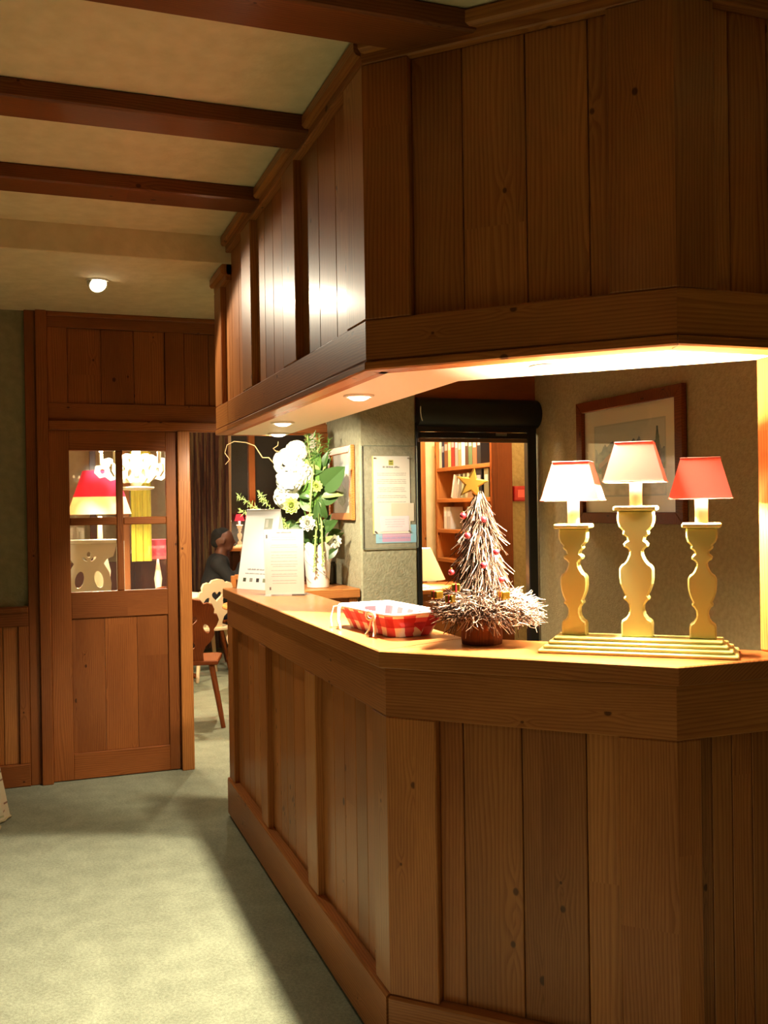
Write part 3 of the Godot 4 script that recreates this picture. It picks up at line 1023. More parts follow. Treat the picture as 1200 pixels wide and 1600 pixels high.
func candelabra(p: Vector3, turn: float, label: String, paint: Material, shade: Material, e: float) -> Node3D:
	var t := thing("three_armed_lamp", label, "table lamp", p, turn)
	for i in 4:
		var w := 0.49 - i * 0.024
		var d := 0.165 - i * 0.024
		part(t, "base_tier", bbox(Vector3(w, 0.0098, d), 0.0035, 0), paint, at(0, 0.005 + i * 0.01, 0))
	var sh := frustum_shell(0.15, 0.132, 0.093, 0.084, 0.1)
	for k in 3:
		var x := (k - 1) * 0.16
		var h := 0.325 if k == 1 else 0.28
		var s := 0.00053 if k == 1 else 0.00043
		var y := 0.04
		part(t, "post", slab(post_profile(s, h), -0.02, 0.02, 0.004), paint, at(x, y, 0))
		y += h
		part(t, "drip_plate", bbox(Vector3(0.108 if k == 1 else 0.094, 0.012, 0.08), 0.003, 0), paint, at(x, y + 0.006, 0))
		y += 0.012
		part(t, "candle_tube", lathe([Vector2(0.0, 0.0), Vector2(0.016, 0.0), Vector2(0.016, 0.066), Vector2(0.013, 0.07), Vector2(0.0, 0.071)], 20), M.white_paint, at(x, y, 0))
		var b := part(t, "bulb", lathe([Vector2(0.0, 0.0), Vector2(0.011, 0.002), Vector2(0.021, 0.018), Vector2(0.02, 0.032), Vector2(0.008, 0.048), Vector2(0.0, 0.051)], 14), M.bulb, at(x, y + 0.071, 0))
		omni(b, Vector3(0, 0.022, 0), e, LAMP, 0.03)
		var so := part(t, "lamp_shade", sh, shade, at(x, y + 0.062, 0))
		# wire spider that carries the shade
		var st := stool()
		for a in [Vector3(0.05, 0.085, 0), Vector3(-0.05, 0.085, 0)]:
			tube_to(st, [Vector3(0, 0.06, 0), a], [0.0012, 0.0012], 5)
		part(so, "shade_carrier", st.commit(), M.steel)
		# thin binding round both rims
		for r in [[0.15, 0.132, 0.0], [0.093, 0.084, 0.1]]:
			st = stool()
			var c := [Vector3(-r[0], 0, -r[1]) * 0.5, Vector3(r[0], 0, -r[1]) * 0.5, Vector3(r[0], 0, r[1]) * 0.5, Vector3(-r[0], 0, r[1]) * 0.5]
			for i in 4:
				tube_to(st, [c[i] + Vector3(0, r[2], 0), c[(i + 1) % 4] + Vector3(0, r[2], 0)], [0.0018, 0.0018], 6)
			part(so, "binding", st.commit(), shade)
	return t

func star_poly(R: float, r: float) -> PackedVector2Array:
	var p := PackedVector2Array()
	for i in 10:
		var a := PI / 2 + TAU * i / 10
		p.append(Vector2(cos(a), sin(a)) * (R if i % 2 == 0 else r))
	return p

func build_tree() -> void:
	var t := thing("twig_christmas_tree", "small frosted twig christmas tree with a gold star and red baubles", "christmas tree", Vector3(1.165, 1.1184, -2.425))
	var bark := mat(Color8(176, 150, 124), 0.9)
	bark.heightmap_enabled = true
	bark.heightmap_texture = M.ta
	bark.heightmap_scale = 0.5
	bark.albedo_texture = M.tb
	part(t, "trunk", lathe([Vector2(0.0, 0.0), Vector2(0.056, 0.0), Vector2(0.058, 0.02), Vector2(0.056, 0.05), Vector2(0.058, 0.072), Vector2(0.054, 0.076), Vector2(0.0, 0.078)], 18, Vector2(0.6, 0.1)), bark)
	part(t, "stem", tube([Vector3(0, 0.07, 0), Vector3(0, 0.40, 0)], [0.01, 0.005], 8), bark)
	var r := RandomNumberGenerator.new()
	r.seed = 5
	var brown := stool()
	var white := stool()
	for i in 1900:
		var v := pow(r.randf(), 0.75)
		var a := r.randf() * TAU
		var y := 0.425 - 0.325 * v
		var rad := 0.014 + 0.105 * v * (0.45 + 0.55 * r.randf())
		var o := Vector3(cos(a), 0, sin(a))
		var p0 := o * rad * 0.6 + Vector3(0, y, 0)
		var l := r.randf_range(0.04, 0.1)
		var d := (o * r.randf_range(0.08, 0.42) + Vector3(r.randf_range(-0.22, 0.22), -1.0, r.randf_range(-0.22, 0.22))).normalized()
		var p1 := p0 + d * l * 0.55 + o * 0.004
		var p2 := p0 + (d + o * 0.14 + Vector3(r.randf_range(-0.2, 0.2), 0, r.randf_range(-0.2, 0.2))).normalized() * l
		var w := r.randf_range(0.0011, 0.0021)
		var st: SurfaceTool = white if r.randf() < 0.33 else brown
		tube_to(st, [p0, p1, p2], [w, w * 0.9, w * 0.5], 4, false)
	for i in 3200:
		# spreading skirt at the foot, wider on one side
		var a := r.randf() * TAU
		var o := Vector3(cos(a), 0, sin(a))
		var side := o.dot(Vector3(0.94, 0, 0.34))
		var reach := 0.155 + 0.04 * maxf(side, 0.0)
		var rad := reach * r.randf_range(0.35, 0.95)
		var p0 := o * rad * 0.8 + Vector3(0, 0.155 - 0.42 * rad + r.randf_range(-0.022, 0.03), 0)
		var d := (o * r.randf_range(0.4, 1.3) + Vector3(r.randf_range(-0.8, 0.8), r.randf_range(-0.75, 0.4), r.randf_range(-0.8, 0.8))).normalized()
		var l := r.randf_range(0.02, 0.05)
		var w := r.randf_range(0.0009, 0.0018)
		var k := Vector3(r.randf_range(-1, 1), r.randf_range(-1, 1), r.randf_range(-1, 1)) * 0.008
		var pale := 0.28 + 0.42 * maxf(side, 0.0)
		var st: SurfaceTool = white if r.randf() < pale else brown
		tube_to(st, [p0, p0 + d * l * 0.5 + k, p0 + d * l], [w, w * 0.9, w * 0.5], 4, false)
	var q := part(t, "twigs", brown.commit(), mat(Color8(78, 52, 34), 0.8))
	q.set_meta("kind", "stuff")
	q.set_meta("label", "bare brown twigs")
	q = part(t, "frosted_twigs", white.commit(), mat(Color8(196, 176, 158), 0.8))
	q.set_meta("kind", "stuff")
	q.set_meta("label", "white frosted twigs")
	# camera side of the tree in its own axes
	var cx := Vector3(0.94, 0, 0.341)
	var cz := Vector3(-0.341, 0, 0.94)
	var P := func(px: float, py: float, dd: float) -> Vector3:
		return cx * (px - 745.0) * 0.00174 + Vector3(0, (1010.0 - py) * 0.00174, 0) + cz * dd
	var bm := mat(Color8(178, 26, 44), 0.22)
	bm.clearcoat_enabled = true
	for b in [[716, 805, 0.03], [748, 811, 0.035], [721, 836, 0.06], [744, 882, 0.085], [695, 893, 0.06], [765, 862, 0.07], [772, 905, 0.08]]:
		var o := part(t, "bauble", ball(0.0095 if b[1] < 890 else 0.0085, 16), bm, Transform3D(Basis.IDENTITY, P.call(b[0], b[1], b[2])))
		part(o, "cap", lathe([Vector2(0.0, 0.012), Vector2(0.003, 0.012), Vector2(0.0032, 0.0085), Vector2(0.0, 0.0085)], 10), M.gold)
	for b in [[672, 927, 0.075, 0.3], [691, 932, 0.105, 0.8], [774, 928, 0.1, 0.2], [700, 915, 0.1, 1.2]]:
		var o := part(t, "gold_parcel", bbox(Vector3(0.026, 0.021, 0.022), 0.002), M.gold, Transform3D(Basis(Vector3.UP, b[3]), P.call(b[0], b[1], b[2])))
		part(o, "ribbon", bbox(Vector3(0.0275, 0.0225, 0.004), 0.0005), bm)
	# star, leaning a little, with a spiral wire down to the stem
	var sm := mat(Color8(176, 134, 52), 0.34, 0.9)
	part(t, "star", slab(star_poly(0.047, 0.0205), -0.009, 0.009, 0.004), sm, Transform3D(Basis(cx, Vector3.UP, cz) * Basis(Vector3(0, 0, 1), -0.16), cx * -0.022 + Vector3(0, 0.445, 0)))
	part(t, "star_stick", tube([Vector3(0, 0.39, 0), cx * -0.02 + Vector3(0, 0.42, 0)], [0.005, 0.004], 6), sm)

func build_basket() -> void:
	# rectangular cloth-covered bread tray, long side along the counter
	var t := thing("gingham_basket", "red and white gingham cloth bread basket with a ribbon bow", "basket", Vector3(1.028, 1.1184, -2.80), 0.0)
	t.rotation.y = 0.10
	var im := Image.create(256, 256, false, Image.FORMAT_RGB8)
	for y in 256:
		for x in 256:
			var a := int(x / 32) % 2
			var b := int(y / 32) % 2
			var c := Color8(238, 226, 214)
			if a + b == 1:
				c = Color8(206, 74, 82)
			elif a + b == 2:
				c = Color8(164, 14, 30)
			if (x + y) % 4 == 0:
				c = c * 0.93
			im.set_pixel(x, y, c)
	var g := mat(Color.WHITE, 0.9)
	g.albedo_texture = ImageTexture.create_from_image(im)
	g.rim_enabled = true
	g.rim = 0.2
	# rounded rectangle outline at height share v
	var ring := func(v: float, grow: float) -> Array:
		var hw := 0.068 + 0.026 * v + grow
		var hl := 0.165 + 0.03 * v + grow
		var rr := 0.03
		var r := []
		for c in 4:
			var cx: float = (hw - rr) * (1 if c == 0 or c == 3 else -1)
			var cz: float = (hl - rr) * (1 if c < 2 else -1)
			for k in 6:
				var a := PI / 2 * c + PI / 2 * k / 5.0
				r.append(Vector3(cx + rr * cos(a), 0, cz + rr * sin(a)))
		return r
	var walls := func(rows: Array, flip: float) -> ArrayMesh:
		var st := stool()
		for i in rows.size() - 1:
			var run := 0.0
			for k in 24:
				var k2 := (k + 1) % 24
				var p: Array = [rows[i][k], rows[i][k2], rows[i + 1][k2], rows[i + 1][k]]
				var d: float = (rows[2][k2] - rows[2][k]).length()
				var v0 := i * 0.02
				var uv := [Vector2(run, v0) * 3.7, Vector2(run + d, v0) * 3.7, Vector2(run + d, v0 + 0.02) * 3.7, Vector2(run, v0 + 0.02) * 3.7]
				var c: Vector3 = (p[0] + p[1]) * 0.5
				quad(st, p, uv, Vector3(c.x, 0, c.z) * flip)
				run += d
		return st.commit()
	var rows := []
	var inn := []
	var wob := RandomNumberGenerator.new()
	wob.seed = 9
	for i in 5:
		var v := i / 4.0
		var o := []
		for p in ring.call(v, 0.0):
			o.append(p + Vector3(wob.randf_range(-1, 1), 0, wob.randf_range(-1, 1)) * 0.0012 + Vector3(0, 0.001 + 0.068 * v, 0))
		rows.append(o)
		var q := []
		for p in ring.call(v, -0.004):
			q.append(p + Vector3(0, 0.005 + 0.064 * v, 0))
		inn.append(q)
	part(t, "tray_wall", walls.call(rows, 1.0), g)
	part(t, "lining", walls.call(inn, -1.0), g)
	var base := PackedVector2Array()
	for p in ring.call(0.0, -0.001):
		base.append(Vector2(p.x, p.z))
	part(t, "tray_bottom", flat_slab(base, 0.0005, 0.006), g)
	# piped rim
	var rim := []
	var rad := []
	for k in 25:
		rim.append(rows[4][k % 24] + Vector3(0, 0.001, 0))
		rad.append(0.0045)
	part(t, "piped_rim", tube(rim, rad, 8, false), mat(Color8(226, 190, 180), 0.9))
	# cloth heart sewn to the end
	var heart := PackedVector2Array()
	for i in 24:
		var a := TAU * i / 24
		heart.append(Vector2(16.0 * pow(sin(a), 3.0), 13.0 * cos(a) - 5.0 * cos(2 * a) - 2.0 * cos(3 * a) - cos(4 * a)) * 0.00125)
	part(t, "cloth_heart", slab(heart, 0.0, 0.005, 0.0015), mat(Color8(150, 20, 36), 0.9), turned(Vector3(0.012, 0.036, 0.181), 0.0, -0.32))
	# bow with two loops and tails on the long side
	var cream := mat(Color8(232, 220, 200), 0.8)
	for s in [-1.0, 1.0]:
		var pts := []
		for i in 9:
			var a := TAU * i / 8.0
			pts.append(Vector3(-0.006 - 0.012 * sin(a * 0.5), 0.022 * sin(a) * 0.55, s * 0.03 * (1.0 - cos(a)) * 0.5))
		var st := stool()
		tube_to(st, pts, [0.003, 0.004, 0.005, 0.005, 0.005, 0.005, 0.005, 0.004, 0.003], 6, true, 0.5)
		part(t, "bow_loop", st.commit(), cream, at(-0.092, 0.062, 0.1))
		st = stool()
		tube_to(st, [Vector3(-0.004, 0, 0), Vector3(-0.012, -0.02, s * 0.012), Vector3(-0.014, -0.045, s * 0.02), Vector3(-0.022, -0.06, s * 0.03)], [0.003, 0.005, 0.005, 0.004], 6, true, 0.5)
		part(t, "bow_tail", st.commit(), cream, at(-0.092, 0.064, 0.1))
	part(t, "bow_knot", ball(0.007, 10), cream, at(-0.098, 0.062, 0.1))
	# tie ribbons at the far corner
	for s in [-1.0, 1.0]:
		var st := stool()
		tube_to(st, [Vector3(-0.085, 0.07, -0.16), Vector3(-0.108, 0.066, -0.165 + s * 0.02), Vector3(-0.122, 0.03, -0.15 + s * 0.03), Vector3(-0.125, 0.004, -0.13 + s * 0.035)], [0.004, 0.006, 0.005, 0.004], 6, true, 0.45)
		part(t, "tie_ribbon", st.commit(), cream)

func build_cards() -> void:
	# tall tent card
	var im := Image.create(256, 512, false, Image.FORMAT_RGB8)
	im.fill(Color8(244, 244, 240))
	words(im, 60, 200, 380, 10, Color8(70, 70, 80), true)
	words(im, 40, 220, 408, 7, Color8(120, 120, 120), true)
	for k in 4:
		fill(im, 40 + k * 50, 440, 22, 24, [Color8(70, 80, 60), Color8(150, 150, 140), Color8(60, 60, 60), Color8(130, 140, 110)][k])
	fill(im, 150, 60, 60, 70, Color8(170, 176, 160))
	fill(im, 158, 66, 20, 50, Color8(206, 206, 196))
	var m := print_mat(im)
	var t := thing("tent_card", "tall white folded tent card at the far end of the counter", "card", Vector3(1.035, 1.1184, -4.56), -1.06)
	sheet(t, "front_leaf", 0.24, 0.39, 0.002, m, turned(Vector3(0, 0.1922, 0.035), 0, -0.19))
	sheet(t, "back_leaf", 0.24, 0.39, 0.002, M.paper, turned(Vector3(0, 0.1922, -0.035), 0, 0.19))
	# price list in an acrylic stand
	im = Image.create(256, 384, false, Image.FORMAT_RGB8)
	im.fill(Color8(238, 234, 228))
	words(im, 70, 190, 14, 9, Color8(110, 104, 104), true)
	for y in [44, 58, 90, 102, 130, 150, 164, 186, 204, 216, 240, 262, 274, 300, 316]:
		words(im, 40, 216, y, 5, Color8(160, 150, 148), true)
	fill(im, 10, 30, 10, 22, Color8(80, 80, 84))
	fill(im, 28, 340, 10, 18, Color8(70, 70, 74))
	t = thing("price_list_stand", "printed price list in a clear acrylic counter stand", "sign holder", Vector3(1.03, 1.1184, -4.14), -0.33)
	sheet(t, "price_list", 0.172, 0.288, 0.0008, print_mat(im), turned(Vector3(0, 0.15, 0.0), 0, 0.05))
	part(t, "acrylic_front", bbox(Vector3(0.178, 0.3, 0.003), 0.0005), M.acrylic, turned(Vector3(0, 0.1515, 0.004), 0, 0.05))
	part(t, "acrylic_back", bbox(Vector3(0.178, 0.3, 0.003), 0.0005), M.acrylic, turned(Vector3(0, 0.1515, -0.004), 0, 0.05))
	part(t, "acrylic_foot", bbox(Vector3(0.178, 0.003, 0.085), 0.0005), M.acrylic, at(0, 0.0018, -0.02))

func build_flowers() -> void:
	var c := thing("console_shelf", "pale wooden console shelf standing against the plaster pier", "console", Vector3(1.5, 0, -5.22))
	part(c, "shelf_top", bbox(Vector3(0.34, 0.05, 0.44), 0.004, 0), M.rail2, at(0, 1.035, 0))
	part(c, "apron", bbox(Vector3(0.30, 0.08, 0.02), 0.003, 0), M.rail, at(0, 0.97, 0.17))
	for s in [[-1, -1], [1, -1], [-1, 1], [1, 1]]:
		part(c, "leg", bbox(Vector3(0.05, 1.01, 0.05), 0.004), M.rail2, at(s[0] * 0.135, 0.505, s[1] * 0.175))
	part(c, "lower_shelf", bbox(Vector3(0.3, 0.03, 0.38), 0.004, 0), M.rail, at(0, 0.35, 0))
	# arrangement; own axes turned to the camera side so that x runs across the view
	var t := thing("flower_arrangement", "tall arrangement of white flowers and greenery in a white wrapped vase", "flowers", Vector3(1.48, 1.06, -5.18), -0.35)
	var vase := lathe([Vector2(0.0, 0.0), Vector2(0.058, 0.0), Vector2(0.062, 0.006), Vector2(0.072, 0.12), Vector2(0.082, 0.215), Vector2(0.079, 0.216), Vector2(0.069, 0.12), Vector2(0.055, 0.02), Vector2(0.0, 0.018)], 28)
	part(t, "vase", vase, mat(Color8(236, 232, 224), 0.4))
	# crossed cords on the wrapping
	var st := stool()
	for k in 3:
		var pts := []
		for i in 13:
			var a := TAU * i / 12.0 * 0.5 + k * 2.1
			var y := 0.03 + 0.15 * i / 12.0
			pts.append(Vector3(cos(a), 0, sin(a)) * (0.0645 + 0.073 * y) + Vector3(0, y, 0))
		tube_to(st, pts, [0.001, 0.001, 0.001, 0.001, 0.001, 0.001, 0.001, 0.001, 0.001, 0.001, 0.001, 0.001, 0.001], 5)
	part(t, "cord", st.commit(), mat(Color8(120, 120, 110), 0.7))
	# paper points of the wrapping
	for k in 6:
		st = stool()
		var a := TAU * k / 6.0
		leaf_to(st, Vector3(cos(a), 0, sin(a)) * 0.076 + Vector3(0, 0.17, 0), Vector3(cos(a) * 0.3, 1, sin(a) * 0.3), Vector3(-cos(a), 0, -sin(a)), 0.09, 0.1, -0.1)
		part(t, "wrapping_point", st.commit(), M.paper)
	# pixel helper: x across, y up from the foot of the vase, both in metres
	var S := 0.0036
	var P := func(px: float, py: float, z := 0.0) -> Vector3: return Vector3((px - 498.0) * S, (917.0 - py) * S, z)
	var r := RandomNumberGenerator.new()
	r.seed = 21
	# big white blossoms, florets packed on domes
	for b in [[456, 722, 0.075, 0.06], [459, 750, 0.07, 0.1], [452, 775, 0.06, 0.06], [468, 705, 0.05, 0.02], [474, 740, 0.06, 0.05]]:
		st = stool()
		for i in 85:
			var d := Vector3(r.randfn(), r.randfn(), r.randfn()).normalized()
			var o: Vector3 = P.call(b[0], b[1], b[3]) + d * b[2] * r.randf_range(0.55, 1.0)
			var e := d.cross(Vector3(r.randfn(), r.randfn(), r.randfn())).normalized()
			for k in 4:
				leaf_to(st, o, (e.rotated(d, TAU * k / 4) + d * 0.35), d, 0.036, 0.03, 0.25, 0.0004)
		part(t, "white_blossom", st.commit(), M.petal)
	for b in [[462, 789, 0.045, 0.12, 0], [486, 816, 0.042, 0.11, 1], [526, 845, 0.035, 0.03, 1], [500, 760, 0.03, 0.08, 0]]:
		st = stool()
		for ring in 5:
			for k in 6 + ring:
				var a := TAU * k / (6 + ring) + ring * 0.4
				var tilt := 0.25 + ring * 0.28
				var d := Vector3(cos(a) * sin(tilt), sin(a) * sin(tilt), cos(tilt))
				leaf_to(st, P.call(b[0], b[1], b[3]) + d * 0.006, d, -Vector3(cos(a), sin(a), -0.4), b[2] * (0.55 + 0.13 * ring), b[2] * 0.7, -0.35, 0.0005)
		part(t, "rose", st.commit(), M.petal_green if b[4] == 0 else M.petal)
	# big glossy leaves
	for l in [[505, 765, 540, 735, 0.13, 1], [500, 780, 530, 775, 0.1, 1], [480, 760, 500, 715, 0.11, 0], [475, 780, 500, 745, 0.12, 0], [470, 770, 482, 735, 0.09, 0], [490, 800, 478, 760, 0.1, 0], [470, 815, 445, 832, 0.08, 1], [480, 835, 455, 830, 0.08, 1], [505, 830, 530, 815, 0.06, 1], [508, 850, 535, 832, 0.05, 0], [512, 870, 528, 858, 0.05, 1], [495, 850, 515, 810, 0.07, 1], [490, 850, 480, 815, 0.07, 1], [500, 790, 515, 745, 0.1, 0], [495, 850, 500, 790, 0.07, 1], [485, 855, 470, 838, 0.06, 1]]:
		st = stool()
		var a: Vector3 = P.call(l[0], l[1], 0.04)
		var e: Vector3 = P.call(l[2], l[3], 0.06 + r.randf_range(-0.04, 0.05))
		leaf_to(st, a, e - a, Vector3(r.randf_range(-0.3, 0.3), 0.25, 1.0), (e - a).length() * 1.15, l[4], r.randf_range(-0.1, 0.35))
		tube_to(st, [P.call(498, 862, 0.0), P.call((l[0] + 498) * 0.5, (l[1] + 862) * 0.5, 0.02), a], [0.0025, 0.002, 0.0015], 5)
		part(t, "leaf", st.commit(), M.leaf_dark if l[5] == 1 else M.leaf)
	for i in 46:
		st = stool()
		var bx := r.randf_range(474, 522)
		var by := r.randf_range(715, 862)
		var a: Vector3 = P.call(bx, by, r.randf_range(-0.05, 0.07))
		var ln := r.randf_range(0.05, 0.11)
		leaf_to(st, a, Vector3(r.randf_range(-1, 1) + (bx - 498.0) * 0.03, r.randf_range(-0.2, 1.0), r.randf_range(-0.2, 0.9)), Vector3(r.randf_range(-0.4, 0.4), 0.5, 1.0), ln, ln * r.randf_range(0.3, 0.55), r.randf_range(0.0, 0.5))
		tube_to(st, [P.call(498 + (bx - 498) * 0.2, minf(by + 60, 862), 0.01), a], [0.0015, 0.001], 4)
		part(t, "small_leaf", st.commit(), [M.leaf, M.leaf_dark, M.leaf_dark, M.leaf_pale][i % 4])
	# upright ferny spikes and drooping amaranth strands
	for l in [[495, 676, 0], [505, 690, 0], [486, 684, 1], [515, 700, 0], [490, 700, 1], [499, 683, 1], [510, 712, 0], [481, 692, 0], [488, 678, 0], [503, 676, 1], [518, 688, 0], [476, 700, 0]]:
		st = stool()
		var top: Vector3 = P.call(l[0], l[1], r.randf_range(-0.05, 0.05))
		var foot: Vector3 = P.call(498, 860, 0)
		tube_to(st, [foot, foot.lerp(top, 0.5) + Vector3(r.randf_range(-0.03, 0.03), 0, 0.02), top], [0.003, 0.0025, 0.001], 5)
		for i in 70:
			var v := r.randf_range(0.45, 1.0)
			var o := foot.lerp(top, v) + Vector3(0, 0, 0.02 * (1.0 - v))
			leaf_to(st, o, Vector3(r.randf_range(-1, 1), r.randf_range(0.1, 0.9), r.randf_range(-1, 1)), Vector3(0.2, 1, 0.4), r.randf_range(0.02, 0.045), 0.007, 0.2, 0.0003)
		part(t, "fern_spike", st.commit(), M.leaf if l[2] == 0 else M.leaf_pale)
	for l in [[499, 820, 494, 890], [507, 815, 508, 885], [495, 735, 488, 815]]:
		st = stool()
		var a: Vector3 = P.call(l[0], l[1], 0.1)
		var e: Vector3 = P.call(l[2], l[3], 0.105)
		var pts := [P.call(498, 850, 0.02), P.call((l[0] + 498) * 0.5, l[1] - 14, 0.07), a, a.lerp(e, 0.5) + Vector3(0, 0, 0.01), e]
		tube_to(st, pts, [0.002, 0.002, 0.006, 0.0055, 0.002], 6)
		for i in 40:
			var o := a.lerp(e, r.randf()) + Vector3(r.randf_range(-1, 1), 0, r.randf_range(-1, 1)) * 0.006
			leaf_to(st, o, Vector3(r.randf_range(-1, 1), r.randf_range(-1, 0.3), r.randf_range(-0.3, 1)), Vector3(0, 0.4, 1), 0.012, 0.007, 0.1, 0.0003)
		part(t, "hanging_spike", st.commit(), M.leaf_pale)
	# feathery sprigs reaching to the side
	for l in [[378, 772, 455, 835], [412, 772, 460, 838], [395, 790, 462, 842], [440, 805, 470, 845], [380, 795, 455, 838]]:
		st = stool()
		var a: Vector3 = P.call(498, 858, 0.03)
		var mid: Vector3 = P.call(l[2], l[3], 0.08)
		var e: Vector3 = P.call(l[0], l[1], 0.06)
		tube_to(st, [a, mid, mid.lerp(e, 0.5) + Vector3(0, 0.01, 0), e], [0.0018, 0.0015, 0.0012, 0.0008], 4)
		for i in 130:
			var v := r.randf()
			var o := mid.lerp(e, v) + Vector3(0, 0.01 * sin(v * PI), 0)
			leaf_to(st, o, Vector3(r.randf_range(-1, 0.5), r.randf_range(-0.7, 1), r.randf_range(-1, 1)), Vector3(0.1, 0.5, 1), r.randf_range(0.012, 0.035), 0.0035, 0.1, 0.0003)
		part(t, "feathery_sprig", st.commit(), M.leaf_pale)
	# corkscrew willow
	for l in [[[470, 735], [448, 716], [432, 722], [425, 714], [416, 714], [405, 696], [390, 690], [372, 688], [362, 694], [358, 706], [364, 716], [358, 724]], [[470, 720], [452, 708], [436, 704], [432, 700], [440, 696], [441, 690]]]:
		var pts := []
		var rad := []
		for i in l.size():
			pts.append(P.call(l[i][0], l[i][1], 0.03 + 0.02 * sin(i * 1.7)))
			rad.append(0.0042 * (1.0 - 0.6 * i / l.size()))
		part(t, "willow_twig", tube(pts, rad, 7), mat(Color8(196, 160, 110), 0.7))

func build_wall_things() -> void:
	# ---- notice behind acrylic on the pier
	var im := Image.create(256, 512, false, Image.FORMAT_RGB8)
	im.fill(Color8(236, 230, 216))
	fill(im, 0, 0, 8, 512, Color8(214, 206, 120))
	fill(im, 112, 26, 32, 34, Color8(190, 186, 60))
	fill(im, 118, 30, 20, 10, Color8(110, 112, 40))
	fill(im, 116, 46, 24, 8, Color8(130, 130, 50))
	words(im, 62, 196, 66, 12, Color8(90, 84, 78), true)
	for y in [110, 122, 152, 164, 176, 206, 218, 230, 258, 270, 300]:
		words(im, 30, 236, y, 6, Color8(168, 158, 146), true)
	var t := thing("notice_panel", "printed notice and small coloured sheets under clear acrylic on the pier", "notice", Vector3(1.848, 1.56, -4.999))
	sheet(t, "notice_sheet", 0.222, 0.43, 0.0012, print_mat(im), at(0.01, 0.012, 0.003))
	im = Image.create(128, 64, false, Image.FORMAT_RGB8)
	im.fill(Color8(240, 226, 230))
	for y in [12, 22, 32, 42]:
		words(im, 20, 110, y, 4, Color8(214, 170, 184), true)
	sheet(t, "card", 0.17, 0.085, 0.001, print_mat(im), at(0.028, -0.148, 0.0048))
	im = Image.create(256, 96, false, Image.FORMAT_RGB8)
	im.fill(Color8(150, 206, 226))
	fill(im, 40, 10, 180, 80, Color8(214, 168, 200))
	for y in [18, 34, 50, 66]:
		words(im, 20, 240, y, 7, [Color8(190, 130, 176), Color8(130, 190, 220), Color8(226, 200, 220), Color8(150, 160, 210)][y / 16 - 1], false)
	sheet(t, "blue_pink_sheet", 0.24, 0.1, 0.001, print_mat(im), at(0.036, -0.205, 0.0015))  # sheet of blue and pink rows at the panel foot
	im = Image.create(32, 32, false, Image.FORMAT_RGB8)
	im.fill(Color8(226, 214, 190))
	sheet(t, "card", 0.135, 0.1, 0.001, print_mat(im), at(0.075, -0.085, 0.0037))
	part(t, "acrylic_sheet", bbox(Vector3(0.325, 0.565, 0.004), 0.0008), M.acrylic, at(0.0, 0.0, 0.0085))
	for e in [[0.0, -0.283, 0.328, 0.004], [0.0, 0.283, 0.328, 0.004], [-0.1635, 0.0, 0.004, 0.562], [0.1635, 0.0, 0.004, 0.562]]:
		part(t, "polished_edge", bbox(Vector3(e[2], e[3], 0.005), 0.0008), mat(Color8(118, 126, 108), 0.15), at(e[0], e[1], 0.0085))
	for p in [[-0.09, 0.215], [0.11, 0.215], [-0.09, -0.19], [0.11, -0.19]]:
		part(t, "screw", lathe([Vector2(0, 0.003), Vector2(0.004, 0.0025), Vector2(0.005, 0.0), Vector2(0.003, -0.01), Vector2(0, -0.01)], 12), M.steel, Transform3D(Basis(Vector3.RIGHT, PI / 2), Vector3(p[0], p[1], 0.0105)))
	# ---- big watercolour on the reception wall: wall x = 2.78, faces -x
	var xf := Basis(Vector3(0, 0, 1), Vector3.UP, Vector3(-1, 0, 0))
	t = thing("framed_picture", "brown framed watercolour of a mountain chalet behind the three armed lamp", "picture", Vector3(2.776, 1.724, -4.062))
	t.basis = xf
	frame_bars(t, 0.90, 0.64, 0.056, 0.03, M.dark_frame, at(0, 0, 0.016))
	var w := 384
	var h := 256
	im = Image.create(w, h, false, Image.FORMAT_RGB8)
	im.fill(Color8(238, 226, 194))
	fill(im, 46, 40, 292, 176, Color8(196, 196, 176))
	var n := FastNoiseLite.new()
	n.seed = 3
	n.frequency = 0.02
	n.fractal_octaves = 4
	for y in range(44, 212):
		for x in range(50, 334):
			var c := Color8(206, 208, 192)
			var k := n.get_noise_2d(x, y * 1.6)
			var ridge := 84.0 + 26.0 * n.get_noise_2d(x * 0.9, 500.0) + absf(x - 210.0) * 0.10
			if y > ridge:
				c = Color8(150, 160, 160).lerp(Color8(96, 110, 118), clampf(k * 1.5 + 0.4, 0, 1))
			if y > ridge + 34 + 8 * k:
				c = Color8(190, 192, 172).lerp(Color8(120, 140, 110), clampf(k + 0.45, 0, 1))
			if y > 160 + 14 * n.get_noise_2d(x, 77.0):
				c = Color8(232, 224, 198).lerp(Color8(196, 190, 160), clampf(k + 0.3, 0, 1))
			# chalet
			var dx := x - 128.0
			if absf(dx) < 52.0 and y > 132 and y < 172 and y > 132 + (absf(dx) - 10.0) * 0.0:
				c = Color8(136, 78, 46)
				if int(y) % 7 < 2:
					c = Color8(120, 74, 48)
			if y > 104 + absf(dx) * 0.48 and y < 118 + absf(dx) * 0.48 and absf(dx) < 64.0:
				c = Color8(196, 150, 130)
			if absf(dx) < 52.0 and y >= 118 + absf(dx) * 0.48 and y < 134:
				c = Color8(140, 88, 58)
			# spruce
			var ty := (y - 58.0) / 128.0
			if ty > 0.0 and ty < 1.0 and absf(x - 306.0) < 3.0 + 13.0 * ty * (0.7 + 0.5 * fmod(ty * 9.0, 1.0)) + 3.0 * k:
				c = Color8(36, 62, 52).lerp(Color8(90, 116, 90), clampf(k + 0.4, 0, 1))
			im.set_pixel(x, y, c)
	sheet(t, "mounted_print", 0.80, 0.54, 0.002, print_mat(im), at(0, 0, 0.008))
	part(t, "glazing", bbox(Vector3(0.80, 0.54, 0.002), 0.0), M.glass, at(0, 0, 0.0115))
